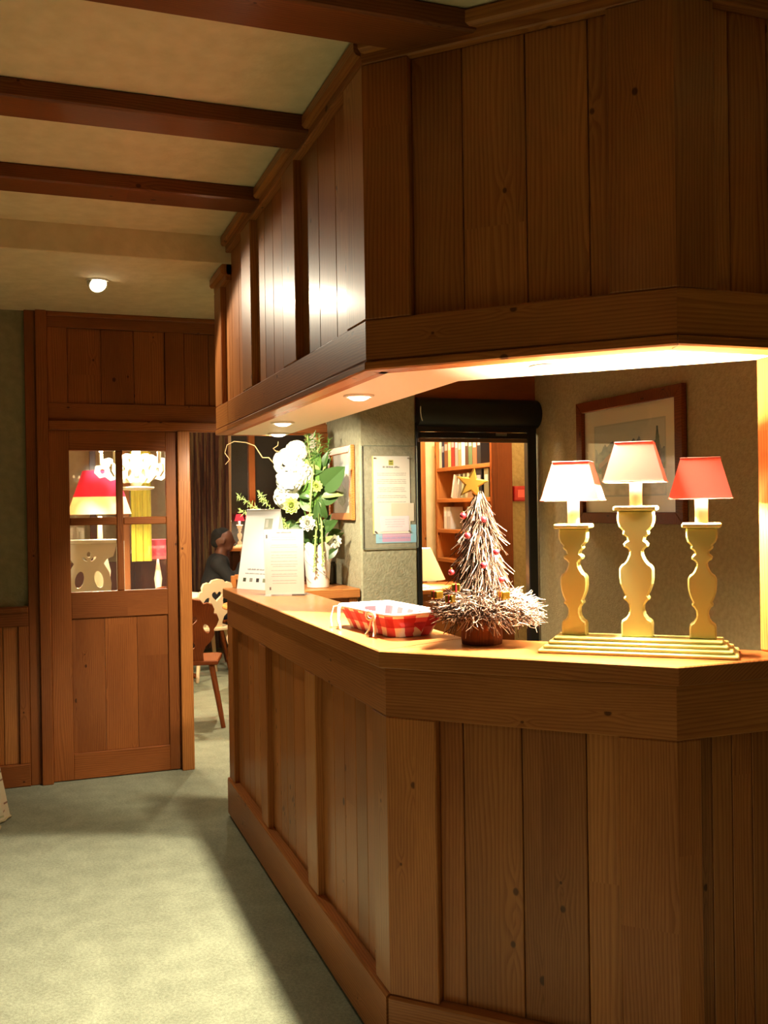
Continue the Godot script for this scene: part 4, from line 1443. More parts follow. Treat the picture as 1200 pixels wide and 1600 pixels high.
	part(t, "backing_board", bbox(Vector3(0.86, 0.60, 0.004), 0.0), M.back, at(0, 0, 0.003))
	# ---- small picture on the side of the pier: x = 1.678, faces -x
	t = thing("framed_picture", "small pine framed botanical print on the side of the pier", "picture", Vector3(1.675, 1.645, -5.30))
	t.basis = xf
	frame_bars(t, 0.44, 0.42, 0.04, 0.024, M.pale_wood, at(0, 0, 0.013))
	im = Image.create(128, 128, false, Image.FORMAT_RGB8)
	im.fill(Color8(222, 218, 196))
	for y in 128:
		for x in 128:
			var k := n.get_noise_2d(x * 3.0 + 300, y * 3.0)
			var e := Vector2((x - 62) / 30.0, (y - 88) / 24.0).length()
			if e < 1.0 + k * 0.4:
				im.set_pixel(x, y, Color8(150, 168, 118).lerp(Color8(200, 204, 170), clampf(k + 0.5, 0, 1)))
			elif Vector2((x - 66) / 16.0, (y - 46) / 34.0).length() < 1.0 + k * 0.5:
				im.set_pixel(x, y, Color8(186, 196, 190))
	sheet(t, "mounted_print", 0.37, 0.35, 0.002, print_mat(im), at(0, 0, 0.008))
	part(t, "glazing", bbox(Vector3(0.37, 0.35, 0.002), 0.0), M.glass, at(0, 0, 0.0115))
	t = thing("dark_wall_strip", "narrow dark slate between pine frame and jamb", "board", Vector3(1.676, 1.64, -5.565))
	part(t, "sliver", bbox(Vector3(0.012, 0.36, 0.05), 0.002), M.black_matt, at(-0.006, 0, 0))  # narrow near-black strip between frame and jamb
	part(t, "strip_wire", tube([Vector3(-0.006, 0.18, -0.018), Vector3(-0.003, 0.2, 0), Vector3(-0.006, 0.18, 0.018)], [0.001, 0.001, 0.001], 5), M.steel)
	t = thing("wall_telephone", "white wall box mounted under the small pine framed print", "wall box", Vector3(1.677, 1.34, -5.46))
	part(t, "housing", bbox(Vector3(0.05, 0.2, 0.14), 0.008), M.trim_white, at(-0.025, 0, 0))
	part(t, "cover_plate", bbox(Vector3(0.006, 0.08, 0.09), 0.002), M.paper, at(-0.053, 0.03, 0))
	t = thing("glass_jar", "dark filled glass jar on the console shelf behind the vase", "jar", Vector3(1.62, 1.0605, -5.40))
	part(t, "body", lathe([Vector2(0, 0), Vector2(0.034, 0.0), Vector2(0.036, 0.01), Vector2(0.036, 0.11), Vector2(0.03, 0.125), Vector2(0.03, 0.13), Vector2(0, 0.13)], 20), mat(Color8(50, 44, 30), 0.2))
	part(t, "lid", lathe([Vector2(0, 0.146), Vector2(0.03, 0.145), Vector2(0.032, 0.14), Vector2(0.032, 0.13), Vector2(0, 0.13)], 20), M.steel)
	# ---- roller shutter over the office opening
	t = thing("roller_shutter", "black roller shutter with a fat roll above the office opening", "shutter", Vector3(2.01, 0, -5.0))
	part(t, "roll_cover", tube([Vector3(0.01, 2.035, -0.02), Vector3(0.81, 2.035, -0.02)], [0.085, 0.085], 28), M.black)
	part(t, "end_disc", tube([Vector3(0.81, 2.035, -0.02), Vector3(0.822, 2.035, -0.02)], [0.09, 0.088], 28), M.black_matt)
	for i in 3:
		part(t, "slat", bbox(Vector3(0.72, 0.034, 0.012), 0.004, 0), M.black, at(0.37, 1.908 + i * 0.0352, 0.0))
	part(t, "bottom_bar", bbox(Vector3(0.72, 0.022, 0.02), 0.003, 0), mat(Color8(96, 70, 50), 0.35), at(0.37, 1.879, 0.0))
	part(t, "pull_tab", bbox(Vector3(0.07, 0.018, 0.008), 0.003, 0), mat(Color8(90, 92, 84), 0.4), at(0.53, 1.915, 0.01))
	part(t, "guide_rail", bbox(Vector3(0.058, 1.98, 0.05), 0.004), M.black, at(0.728, 0.99, -0.01))
	part(t, "guide_rail", bbox(Vector3(0.03, 1.98, 0.05), 0.004), M.black, at(0.018, 0.99, -0.03))
	part(t, "cable_loop", tube([Vector3(0.004, 2.06, 0.07), Vector3(0.0, 2.03, 0.078), Vector3(0.004, 2.0, 0.078), Vector3(0.014, 1.98, 0.07)], [0.003, 0.003, 0.003, 0.003], 6), M.trim_white)

func book(p: Vector3, w: float, h: float, d: float, c: Color, label: String, group: String, tilt := 0.0) -> void:
	# spine looks along -x; w runs along z
	var t := thing("book", label, "book", p, 0.0, group)
	t.rotation.x = tilt
	var m := mat(c, 0.55)
	part(t, "cover", bbox(Vector3(0.003, h, w), 0.0008), m, at(0.0015, h * 0.5, 0))
	for s in [-1.0, 1.0]:
		part(t, "cover", bbox(Vector3(d, h, 0.002), 0.0005), m, at(d * 0.5, h * 0.5, s * (w * 0.5 - 0.001)))
	part(t, "pages", bbox(Vector3(d - 0.01, h - 0.008, w - 0.0045), 0.0005), M.paper, at(d * 0.5, h * 0.5, 0))
	part(t, "spine_label", bbox(Vector3(0.001, h * 0.22, w * 0.7), 0.0), mat(c.lightened(0.55), 0.6), at(-0.0006, h * 0.68, 0))

func build_office() -> void:
	var x0 := 2.775
	var x1 := 2.925
	var t := thing("bookcase", "pine bookcase with open shelves in the office behind the shutter", "bookcase", Vector3(x0, 0, -6.1))
	var zn := 0.49
	var zf := -0.42
	part(t, "end_panel", bbox(Vector3(0.15, 2.1, 0.03), 0.003), M.chair, at(0.075, 1.05, zn))  # darker wood on this unlit end stands in for its shade
	part(t, "end_panel", bbox(Vector3(0.15, 2.1, 0.03), 0.003), M.rail2, at(0.075, 1.05, zf))
	part(t, "back_panel", bbox(Vector3(0.012, 2.1, 0.88), 0.001), M.rail, at(0.144, 1.05, 0.035))
	var ys := [0.06, 0.45, 0.86, 1.13, 1.34, 1.56, 1.785, 2.085]
	for y in ys:
		part(t, "shelf", bbox(Vector3(0.135, 0.028, 0.88), 0.003, 2), M.rail2, at(0.07, y - 0.014, 0.035))
	var cols := [["cream", Color8(222, 208, 176)], ["dark blue", Color8(40, 50, 74)], ["brown", Color8(130, 84, 52)], ["pale yellow", Color8(206, 190, 120)], ["red", Color8(150, 50, 44)], ["grey", Color8(150, 148, 140)], ["tan", Color8(184, 142, 96)], ["white", Color8(230, 226, 214)], ["dark brown", Color8(80, 54, 38)], ["green", Color8(90, 110, 74)], ["rust", Color8(160, 92, 60)], ["black", Color8(34, 32, 32)]]
	var z := -0.385
	var r := RandomNumberGenerator.new()
	r.seed = 31
	var i := 0
	while z < 0.42 and i < cols.size():
		var w := r.randf_range(0.04, 0.068)
		book(Vector3(x0 + 0.015, 1.7855, -6.1 + z + w * 0.5), w - 0.002, r.randf_range(0.19, 0.25), 0.11, cols[i][1], cols[i][0] + " book on the top shelf of the office bookcase", "books on the top shelf")
		z += w + 0.003
		i += 1
	# leaning brochures and a binder on the middle shelf
	var low := [["white", Color8(226, 222, 206), -0.17, 0.03, 0.34], ["grey", Color8(170, 166, 150), -0.08, 0.03, 0.30], ["pale green", Color8(168, 176, 140), 0.0, 0.03, 0.26], ["beige", Color8(196, 176, 140), 0.08, 0.04, 0.2]]
	for b in low:
		book(Vector3(x0 + 0.015, 1.561 + b[3] * 0.5 * sin(b[4]), -6.1 + b[2]), b[3], 0.17, 0.11, b[1], b[0] + " brochure leaning on the middle shelf of the office bookcase", "leaning brochures", b[4])
	book(Vector3(x0 + 0.012, 1.5605, -5.82), 0.1, 0.19, 0.115, Color8(24, 26, 28), "thick black binder standing on the middle bookcase shelf", "binders on the middle shelf")
	book(Vector3(x0 + 0.012, 1.5605, -5.7), 0.07, 0.19, 0.115, Color8(120, 112, 80), "olive binder at the end of the middle bookcase shelf", "binders on the middle shelf")
	for b in [[-0.3, 0.05, "white", Color8(228, 224, 214)], [-0.24, 0.06, "light grey", Color8(190, 190, 186)], [0.1, 0.05, "pale blue", Color8(170, 186, 196)], [0.3, 0.06, "ivory", Color8(220, 212, 190)]]:
		book(Vector3(x0 + 0.02, 1.3405, -6.1 + b[0]), b[1], 0.16, 0.1, b[3], b[2] + " folder on the third shelf of the office bookcase", "folders on the third shelf")
	# red alarm box on the beige return wall
	t = thing("alarm_box", "small red alarm box on the office wall beside the bookcase", "alarm", Vector3(2.985, 1.58, -5.638))
	part(t, "housing", bbox(Vector3(0.1, 0.1, 0.04), 0.008), M.red, at(0, 0, 0.02))
	part(t, "push_plate", bbox(Vector3(0.05, 0.05, 0.006), 0.002), mat(Color8(220, 90, 90), 0.4), at(0, 0, 0.042))
	# low cabinet and the white shaded lamp
	t = thing("filing_cabinet", "pale wooden cabinet under the bookcase shelves in the office", "cabinet", Vector3(2.42, 0, -5.75))
	part(t, "body", bbox(Vector3(0.5, 0.96, 0.5), 0.004), M.rail2, at(0, 0.48, 0))
	part(t, "cabinet_top", bbox(Vector3(0.54, 0.03, 0.54), 0.005, 0), M.pale_wood, at(0, 0.975, 0))
	for k in 2:
		var dr := part(t, "door", bbox(Vector3(0.235, 0.88, 0.018), 0.003), M.rail, at(-0.122 + k * 0.244, 0.48, 0.259))
		part(dr, "knob", ball(0.012, 10), M.steel, at(0.09 if k == 0 else -0.09, 0.1, 0.02))
	t = thing("desk_lamp", "glowing white shaded desk lamp in the office behind the tree", "desk lamp", Vector3(2.3, 0.99, -5.68))
	part(t, "foot", lathe([Vector2(0, 0.018), Vector2(0.03, 0.016), Vector2(0.06, 0.008), Vector2(0.062, 0.0), Vector2(0, 0)], 24), M.white_paint)
	part(t, "stem", lathe([Vector2(0.008, 0.015), Vector2(0.008, 0.13), Vector2(0, 0.13)], 12), M.white_paint)
	var b := part(t, "bulb", ball(0.025, 14), M.bulb, at(0, 0.15, 0))
	omni(b, Vector3.ZERO, 1.2, LAMP, 0.02)
	part(t, "lamp_shade", lathe([Vector2(0.16, 0.05), Vector2(0.07, 0.25), Vector2(0.068, 0.25), Vector2(0.158, 0.05), Vector2(0.16, 0.05)], 32), shade_mat(Color8(240, 232, 214), Color(0.55, 0.48, 0.36)))
	# office ceiling lamp
	t = thing("office_ceiling_lamp", "round opal ceiling lamp inside the office", "ceiling lamp", Vector3(2.5, 2.619, -5.7))
	part(t, "mount", lathe([Vector2(0, 0), Vector2(0.1, 0), Vector2(0.1, -0.02), Vector2(0, -0.02)], 28), M.trim_white)
	part(t, "opal_bowl", lathe([Vector2(0.13, -0.02), Vector2(0.125, -0.05), Vector2(0.08, -0.075), Vector2(0, -0.085)], 28), glow(Color(1, 0.85, 0.6), 2.0))
	omni(t, Vector3(0, -0.12, 0), 3.0, WARM, 0.08)

# ------------------------------------------------------------------ dining room
func fret(parent: Node, called: String, poly: PackedVector2Array, holes: Array, depth: float, m: Material, xf: Transform3D) -> CSGPolygon3D:
	var c := CSGPolygon3D.new()
	c.name = called
	c.polygon = poly
	c.mode = CSGPolygon3D.MODE_DEPTH
	c.depth = depth
	c.material = m
	for h in holes:
		var k := CSGPolygon3D.new()
		k.name = "cutout"
		k.operation = CSGShape3D.OPERATION_SUBTRACTION
		k.polygon = h
		k.depth = depth * 4.0
		k.position.z = depth * 1.5
		k.material = m
		c.add_child(k, true)
	c.transform = xf
	parent.add_child(c, true)
	return c

func oval(cx: float, cy: float, rx: float, ry: float, n := 16, rot := 0.0) -> PackedVector2Array:
	var p := PackedVector2Array()
	for i in n:
		var a := TAU * i / n
		p.append(Vector2(cos(a) * rx, sin(a) * ry).rotated(rot) + Vector2(cx, cy))
	return p

func heart_poly(cx: float, cy: float, s: float) -> PackedVector2Array:
	var p := PackedVector2Array()
	for i in 20:
		var a := TAU * i / 20
		p.append(Vector2(16.0 * pow(sin(a), 3.0), 13.0 * cos(a) - 5.0 * cos(2 * a) - 2.0 * cos(3 * a) - cos(4 * a)) * s / 16.0 + Vector2(cx, cy))
	return p

func mirrored(half: Array) -> PackedVector2Array:
	var r := PackedVector2Array()
	for e in half:
		r.append(Vector2(e[0], e[1]))
	for i in range(half.size() - 1, -1, -1):
		if half[i][0] > 0.0001:
			r.append(Vector2(-half[i][0], half[i][1]))
	return r

func chair(p: Vector3, turn: float, label: String, m: Material, big := 1.0) -> void:
	# carved alpine chair: plank seat, four splayed legs, fretted back at local +z
	var t := thing("carved_chair", label, "chair", p, turn, "carved chairs in the dining room")
	part(t, "seat", flat_slab(PackedVector2Array([Vector2(-0.17, 0.19), Vector2(-0.21, -0.18), Vector2(-0.16, -0.215), Vector2(0.16, -0.215), Vector2(0.21, -0.18), Vector2(0.17, 0.19)]), 0.432, 0.462, 0.006), m)
	for s in [[-1, -1], [1, -1], [-1, 1], [1, 1]]:
		part(t, "leg", tube([Vector3(s[0] * 0.2, 0.0, s[1] * 0.215), Vector3(s[0] * 0.125, 0.433, s[1] * 0.135)], [0.016, 0.021], 8), m)
	var half := [[0.0, 0.0], [0.075, 0.0], [0.07, 0.06], [0.085, 0.11], [0.125, 0.15], [0.15, 0.2], [0.145, 0.235], [0.165, 0.262], [0.18, 0.3], [0.168, 0.335], [0.145, 0.345], [0.15, 0.375], [0.135, 0.41], [0.1, 0.422], [0.075, 0.415], [0.055, 0.44], [0.0, 0.45]]
	fret(t, "backrest", mirrored(half), [heart_poly(0, 0.3, 0.034 * big), oval(0.095, 0.24, 0.02 * big, 0.034 * big, 12, 0.4), oval(-0.095, 0.24, 0.02 * big, 0.034 * big, 12, -0.4), oval(0, 0.12, 0.016, 0.024, 12)], 0.026, m, turned(Vector3(0, 0.45, 0.165), 0.0, 0.17))

func round_table(p: Vector3, r: float, m: Material, label: String) -> void:
	var t := thing("dining_table", label, "table", p)
	part(t, "table_top", lathe([Vector2(0, 0.715), Vector2(r - 0.02, 0.715), Vector2(r, 0.722), Vector2(r + 0.003, 0.735), Vector2(r, 0.748), Vector2(r - 0.01, 0.75), Vector2(0, 0.75)], 40), m)
	part(t, "pedestal", lathe([Vector2(0, 0.03), Vector2(0.06, 0.04), Vector2(0.04, 0.2), Vector2(0.055, 0.4), Vector2(0.04, 0.6), Vector2(0.08, 0.715), Vector2(0, 0.715)], 16), M.chair)
	for k in 4:
		var a := TAU * k / 4 + 0.4
		part(t, "foot", tube([Vector3(cos(a) * 0.03, 0.14, sin(a) * 0.03), Vector3(cos(a) * 0.16, 0.08, sin(a) * 0.16), Vector3(cos(a) * 0.3, 0.02, sin(a) * 0.3)], [0.025, 0.025, 0.02], 8), M.chair)

func wine_glass(p: Vector3, label: String, group := "glasses on the far table") -> void:
	var t := thing("wine_glass", label, "glass", p, 0.0, group)
	part(t, "bowl", lathe([Vector2(0.004, 0.075), Vector2(0.022, 0.085), Vector2(0.036, 0.12), Vector2(0.032, 0.16), Vector2(0.031, 0.16), Vector2(0.034, 0.12), Vector2(0.021, 0.087), Vector2(0.0, 0.078)], 20), M.clear_glass)
	part(t, "stem", lathe([Vector2(0.004, 0.004), Vector2(0.0035, 0.04), Vector2(0.004, 0.076)], 10), M.clear_glass)
	part(t, "foot", lathe([Vector2(0, 0.0), Vector2(0.033, 0.0), Vector2(0.033, 0.002), Vector2(0.004, 0.006)], 20), M.clear_glass)

func build_person() -> void:
	var t := thing("person", "person in a dark jacket sitting by the curtain, drinking from a glass", "person", Vector3(1.60, 0, -9.28), -0.12)
	var V := func(x: float, y: float, z: float) -> Vector3: return Vector3(x, y, z)
	var sk := [
		[V.call(0, 0.53, 0), V.call(0.03, 0.78, 0), 0.125, 0.12], [V.call(0.03, 0.78, 0), V.call(0.05, 0.98, 0), 0.125, 0.1],
		[V.call(0.05, 1.0, -0.16), V.call(0.05, 1.0, 0.16), 0.055, 0.055],
		[V.call(0.05, 0.99, 0.185), V.call(0.2, 0.79, 0.25), 0.046, 0.038], [V.call(0.2, 0.79, 0.25), V.call(0.275, 1.0, 0.12), 0.038, 0.026],
		[V.call(0.05, 0.99, -0.185), V.call(0.16, 0.76, -0.24), 0.046, 0.038], [V.call(0.16, 0.76, -0.24), V.call(0.4, 0.79, -0.16), 0.038, 0.026],
		[V.call(0, 0.52, 0.09), V.call(0.42, 0.52, 0.11), 0.085, 0.058], [V.call(0.42, 0.52, 0.11), V.call(0.38, 0.1, 0.11), 0.055, 0.038],
		[V.call(0, 0.52, -0.09), V.call(0.42, 0.52, -0.11), 0.085, 0.058], [V.call(0.42, 0.52, -0.11), V.call(0.38, 0.1, -0.11), 0.055, 0.038],
		[V.call(0.37, 0.06, 0.11), V.call(0.52, 0.035, 0.12), 0.04, 0.03], [V.call(0.37, 0.06, -0.11), V.call(0.52, 0.035, -0.12), 0.04, 0.03],
		[V.call(0.06, 1.0, 0), V.call(0.085, 1.11, 0), 0.058, 0.052]]
	var st := stool()
	bones = sk
	nets(st, 0.022, 0.05)
	# head: skull, face, jaw, nose, ears
	bones = [[V.call(0.085, 1.07, 0), V.call(0.09, 1.13, 0), 0.05, 0.05], [V.call(0.085, 1.225, 0), V.call(0.115, 1.235, 0), 0.088, 0.085], [V.call(0.145, 1.2, 0), V.call(0.155, 1.145, 0), 0.06, 0.042], [V.call(0.19, 1.215, 0), V.call(0.212, 1.19, 0), 0.01, 0.014], [V.call(0.18, 1.165, -0.012), V.call(0.18, 1.165, 0.012), 0.018, 0.018], [V.call(0.105, 1.215, 0.085), V.call(0.1, 1.19, 0.085), 0.014, 0.012], [V.call(0.105, 1.215, -0.085), V.call(0.1, 1.19, -0.085), 0.014, 0.012]]
	nets(st, 0.0075, 0.02)
	# hands: palm, four fingers round the glass, thumb against them
	for h in [[V.call(0.283, 1.03, 0.108), V.call(0.005, 0.035, -0.018)], [V.call(0.41, 0.792, -0.155), V.call(0.035, 0.0, 0.012)]]:
		var b: Vector3 = h[0]
		var d: Vector3 = h[1]
		bones = [[b - d * 0.9, b + d, 0.024, 0.026]]
		var side := Vector3(0, 1, 0).cross(d).normalized() if absf(d.y) < 0.02 else Vector3(1, 0, 0.3).normalized()
		var curl := Vector3(0.6, 0, -0.8) if absf(d.y) > 0.02 else Vector3(0, -1, 0)
		var i := 0
		for l in [0.062, 0.072, 0.068, 0.052]:
			var o: Vector3 = b + d * 1.2 + side * (i - 1.5) * 0.017
			var k: Vector3 = o + d.normalized() * l * 0.45
			bones.append([o, k, 0.0095, 0.009])
			bones.append([k, k + (d.normalized() * 0.4 + curl).normalized() * l * 0.55, 0.009, 0.0075])
			i += 1
		var tb: Vector3 = b + side * 0.026
		bones.append([b, tb + d * 0.5, 0.013, 0.011])
		bones.append([tb + d * 0.5, tb + d * 1.3 + curl * 0.02, 0.011, 0.009])
		nets(st, 0.0055, 0.006)
	var body := part(t, "body", st.commit(), M.skin)
	# jacket over torso and arms
	st = stool()
	bones = []
	for i in [0, 1, 2, 3, 4, 5, 6]:
		var s: Array = sk[i].duplicate()
		s[2] += 0.016
		s[3] += 0.014
		if i == 4 or i == 6:
			s[1] = s[0].lerp(s[1], 0.9)
		bones.append(s)
	nets(st, 0.02, 0.05)
	part(body, "jacket", st.commit(), mat(Color8(9, 9, 11), 0.85))
	st = stool()
	bones = [[V.call(0.055, 1.03, -0.03), V.call(0.055, 1.03, 0.03), 0.062, 0.062]]
	nets(st, 0.012, 0.02)
	part(body, "collar", st.commit(), mat(Color8(150, 140, 120), 0.8))
	st = stool()
	bones = []
	for i in [7, 8, 9, 10]:
		var s: Array = sk[i].duplicate()
		s[2] += 0.014
		s[3] += 0.016
		bones.append(s)
	nets(st, 0.022, 0.04)
	part(body, "trousers", st.commit(), mat(Color8(24, 26, 34), 0.85))
	for z in [0.11, -0.11]:
		st = stool()
		bones = [[V.call(0.36, 0.055, z), V.call(0.53, 0.035, z * 1.08), 0.048, 0.036]]
		nets(st, 0.014, 0.02)
		part(body, "shoe", st.commit(), M.black)
	st = stool()
	bones = [[V.call(0.075, 1.25, 0), V.call(0.1, 1.265, 0), 0.086, 0.072], [V.call(0.04, 1.2, 0), V.call(0.06, 1.24, 0), 0.06, 0.07]]
	nets(st, 0.008, 0.02)
	part(body, "hair", st.commit(), mat(Color8(18, 14, 12), 0.9))
	for z in [-0.032, 0.032]:
		part(body, "eye", ball(0.011, 10), mat(Color8(220, 212, 200), 0.3), at(0.186, 1.222, z))
	part(body, "lips", tube([Vector3(0.192, 1.163, -0.02), Vector3(0.199, 1.165, 0), Vector3(0.192, 1.163, 0.02)], [0.003, 0.006, 0.003], 8), mat(Color8(110, 56, 48), 0.5))
	wine_glass(Vector3(1.60, 0, -9.28) + Vector3(0.305, 0.985, 0.035).rotated(Vector3.UP, -0.12), "wine glass held up to the mouth of the seated person", "")

func build_dining() -> void:
	# lights first: chandelier over the middle, two ceiling spots
	downlight(Vector3(1.5, 2.6, -7.3), Vector3(0.0, -1, 0.05), 60.0, 0.6, 6.0, "recessed ceiling spotlight above the nearest carved chair in the dining room")
	downlight(Vector3(1.9, 2.6, -8.9), Vector3(0.1, -1, 0), 55.0, 0.6, 1.4, "recessed ceiling spotlight above the far dining table")
	var t := thing("chandelier", "white fretwork chandelier glowing behind the door panes", "chandelier", Vector3(0.70, 1.66, -7.25))
	part(t, "drip_bowl", lathe([Vector2(0, 0.0), Vector2(0.1, 0.0), Vector2(0.125, 0.008), Vector2(0.127, 0.02), Vector2(0.1, 0.024), Vector2(0, 0.024)], 32), M.white_paint)
	part(t, "hub", lathe([Vector2(0, 0.02), Vector2(0.03, 0.024), Vector2(0.05, 0.06), Vector2(0.03, 0.1), Vector2(0.06, 0.16), Vector2(0.035, 0.22), Vector2(0.02, 0.5), Vector2(0, 0.5)], 20), M.white_paint)
	part(t, "hanging_rod", tube([Vector3(0, 0.5, 0), Vector3(0, 0.94, 0)], [0.008, 0.008], 8), M.white_paint)
	var arm := PackedVector2Array([Vector2(0.03, 0.06), Vector2(0.09, 0.05), Vector2(0.13, 0.085), Vector2(0.19, 0.07), Vector2(0.23, 0.1), Vector2(0.27, 0.09), Vector2(0.31, 0.13), Vector2(0.3, 0.18), Vector2(0.255, 0.19), Vector2(0.25, 0.225), Vector2(0.2, 0.24), Vector2(0.16, 0.22), Vector2(0.13, 0.26), Vector2(0.08, 0.26), Vector2(0.06, 0.22), Vector2(0.03, 0.22)])
	for k in 5:
		fret(t, "arm", arm, [oval(0.095, 0.12, 0.026, 0.034, 12, 0.3), oval(0.175, 0.155, 0.03, 0.02, 12, 0.6), oval(0.25, 0.14, 0.02, 0.018, 12), oval(0.1, 0.205, 0.02, 0.022, 12)], 0.018, M.white_paint, turned(Vector3(0, 0, 0), TAU * k / 5 + 0.25) * at(0, 0, 0.009))
		var a := TAU * k / 5 + 0.25
		var p := Vector3(cos(a) * 0.26, 0.19, -sin(a) * 0.26)
		part(t, "candle_tube", lathe([Vector2(0, 0), Vector2(0.014, 0), Vector2(0.014, 0.08), Vector2(0, 0.08)], 14), M.white_paint, Transform3D(Basis.IDENTITY, p))
		part(t, "bulb", lathe([Vector2(0, 0), Vector2(0.016, 0.014), Vector2(0.012, 0.03), Vector2(0, 0.05)], 12), M.bulb, Transform3D(Basis.IDENTITY, p + Vector3(0, 0.08, 0)))
	omni(t, Vector3(0.0, 0.36, 0.09), 3.4, WARM, 0.05)
	# tall lamp with the pink shade
	t = thing("pink_shade_lamp", "big lamp with a pink shade behind the upper door panes", "table lamp", Vector3(0.46, 0.75, -7.62))
	part(t, "lamp_base", lathe([Vector2(0, 0), Vector2(0.1, 0), Vector2(0.1, 0.02), Vector2(0.04, 0.04), Vector2(0.06, 0.15), Vector2(0.075, 0.3), Vector2(0.04, 0.45), Vector2(0.02, 0.55), Vector2(0.015, 0.72), Vector2(0, 0.72)], 24), M.white_paint)
	part(t, "glow_band", lathe([Vector2(0.235, 0.735), Vector2(0.192, 0.868), Vector2(0.19, 0.868), Vector2(0.233, 0.735), Vector2(0.235, 0.735)], 40), shade_mat(Color8(244, 236, 220), Color(0.7, 0.62, 0.48)))  # lower shade coloured white for the overexposed glow of its lamp
	part(t, "lamp_shade", lathe([Vector2(0.193, 0.867), Vector2(0.122, 1.065), Vector2(0.12, 1.065), Vector2(0.191, 0.867), Vector2(0.193, 0.867)], 40), shade_mat(Color8(206, 40, 86), Color(0.45, 0.03, 0.1)))
	var b := part(t, "bulb", ball(0.03, 14), M.bulb, at(0, 0.79, 0))
	omni(b, Vector3.ZERO, 3.0, LAMP, 0.025)
	round_table(Vector3(0.46, 0, -7.64), 0.24, M.white_paint, "small white round table carrying the pink shaded lamp")
	# white carved bench back
	t = thing("carved_bench", "white painted bench with a carved fretwork back seen through the door", "bench", Vector3(0.345, 0, -7.02))
	part(t, "top_rail", bbox(Vector3(0.42, 0.03, 0.06), 0.006, 0), M.white_paint, at(0, 1.295, 0))
	var half := [[0.0, 0.42], [0.19, 0.42], [0.19, 0.8], [0.17, 0.86], [0.145, 0.93], [0.15, 1.0], [0.135, 1.08], [0.1, 1.14], [0.12, 1.17], [0.165, 1.19], [0.18, 1.24], [0.19, 1.285], [0.0, 1.285]]
	fret(t, "carved_back", mirrored(half), [oval(-0.065, 1.03, 0.03, 0.06, 14, -0.2), oval(0.065, 1.03, 0.03, 0.06, 14, 0.2), oval(0.0, 1.205, 0.014, 0.02, 12), oval(-0.03, 1.175, 0.008, 0.024, 10, 0.9), oval(0.03, 1.175, 0.008, 0.024, 10, -0.9), oval(0.0, 0.9, 0.03, 0.03, 12)], 0.028, M.white_paint, at(0, 0, 0.014))
	for s in [-1, 1]:
		part(t, "post", bbox(Vector3(0.05, 1.3, 0.06), 0.005), M.white_paint, at(s * 0.215, 0.65, 0))
		part(t, "leg", bbox(Vector3(0.05, 0.42, 0.05), 0.005), M.white_paint, at(s * 0.21, 0.21, -0.38))
	part(t, "seat", bbox(Vector3(0.46, 0.035, 0.42), 0.006, 0), M.white_paint, at(0, 0.435, -0.2))
	# yellow curtain and a wooden post
	var yel := mat(Color8(184, 170, 48), 0.9)
	t = thing("yellow_curtain", "narrow yellow curtain hanging behind the door panes", "curtain", Vector3(0.86, 1.07, -8.55))
	part(t, "cloth", drape(0.17, 1.2, 2.5, 0.012), yel)
	part(t, "curtain_rod", tube([Vector3(-0.12, 1.21, 0), Vector3(0.12, 1.21, 0)], [0.01, 0.01], 10), M.gold)
	part(t, "bracket", tube([Vector3(0, 1.21, 0), Vector3(0, 1.525, 0)], [0.006, 0.006], 8), M.gold)
	t = thing("timber_post", "orange brown timber post beside the yellow curtain", "post", Vector3(0.77, 0, -9.35))
	part(t, "shaft", bbox(Vector3(0.12, 2.5, 0.12), 0.008), M.rail2, at(0, 1.25, 0))
	part(t, "capital", bbox(Vector3(0.18, 0.1, 0.18), 0.015), M.rail2, at(0, 2.549, 0))
	t = thing("glazed_partition", "dark wooden glazed partition far behind the door panes", "partition", Vector3(0.6, 0, -10.0))
	for k in 5:
		part(t, "upright", bbox(Vector3(0.06, 2.4, 0.06), 0.004), M.dark_wood, at(-0.9 + k * 0.42, 1.2, 0))
	part(t, "lower_panel", bbox(Vector3(1.7, 1.0, 0.03), 0.004), M.dark_wood, at(-0.06, 0.5, 0))
	part(t, "head_rail", bbox(Vector3(1.74, 0.08, 0.07), 0.004, 0), M.dark_wood, at(-0.06, 2.43, 0))
	for k in 4:
		part(t, "pane", bbox(Vector3(0.36, 1.38, 0.006), 0.0), M.glass, at(-0.69 + k * 0.42, 1.7, 0))
	# small pink lamp far back
	t = thing("small_pink_lamp", "small lamp with a pink red shade on the far white table", "table lamp", Vector3(1.02, 0.75, -8.75))
	part(t, "lamp_base", lathe([Vector2(0, 0), Vector2(0.06, 0), Vector2(0.06, 0.015), Vector2(0.02, 0.03), Vector2(0.035, 0.15), Vector2(0.012, 0.3), Vector2(0, 0.36)], 20), M.white_paint)
	part(t, "lamp_shade", lathe([Vector2(0.12, 0.33), Vector2(0.09, 0.5), Vector2(0.088, 0.5), Vector2(0.118, 0.33), Vector2(0.12, 0.33)], 28), shade_mat(Color8(190, 60, 76), Color(0.35, 0.04, 0.08)))
	b = part(t, "bulb", ball(0.02, 12), M.bulb, at(0, 0.39, 0))
	omni(b, Vector3.ZERO, 0.35, LAMP, 0.02)
	round_table(Vector3(1.05, 0, -8.75), 0.38, M.white_paint, "white round dining table seen through the lower door panes")
	chair(Vector3(0.90, 0, -8.07), 0.25, "carved chair at the white round table", M.chair)
	# chairs, tables and diners in the opening
	chair(Vector3(1.03, 0, -6.85), -0.15, "carved heart back chair standing just inside the dining room opening", M.chair)
	chair(Vector3(1.43, 0, -8.68), 0.3, "pale carved chair behind the heart back chair, in front of the seated person", mat(Color8(222, 196, 156), 0.5), 1.5)
	chair(Vector3(1.52, 0, -9.3), PI * 0.5 + PI - 0.12, "carved chair under the seated person", M.chair)
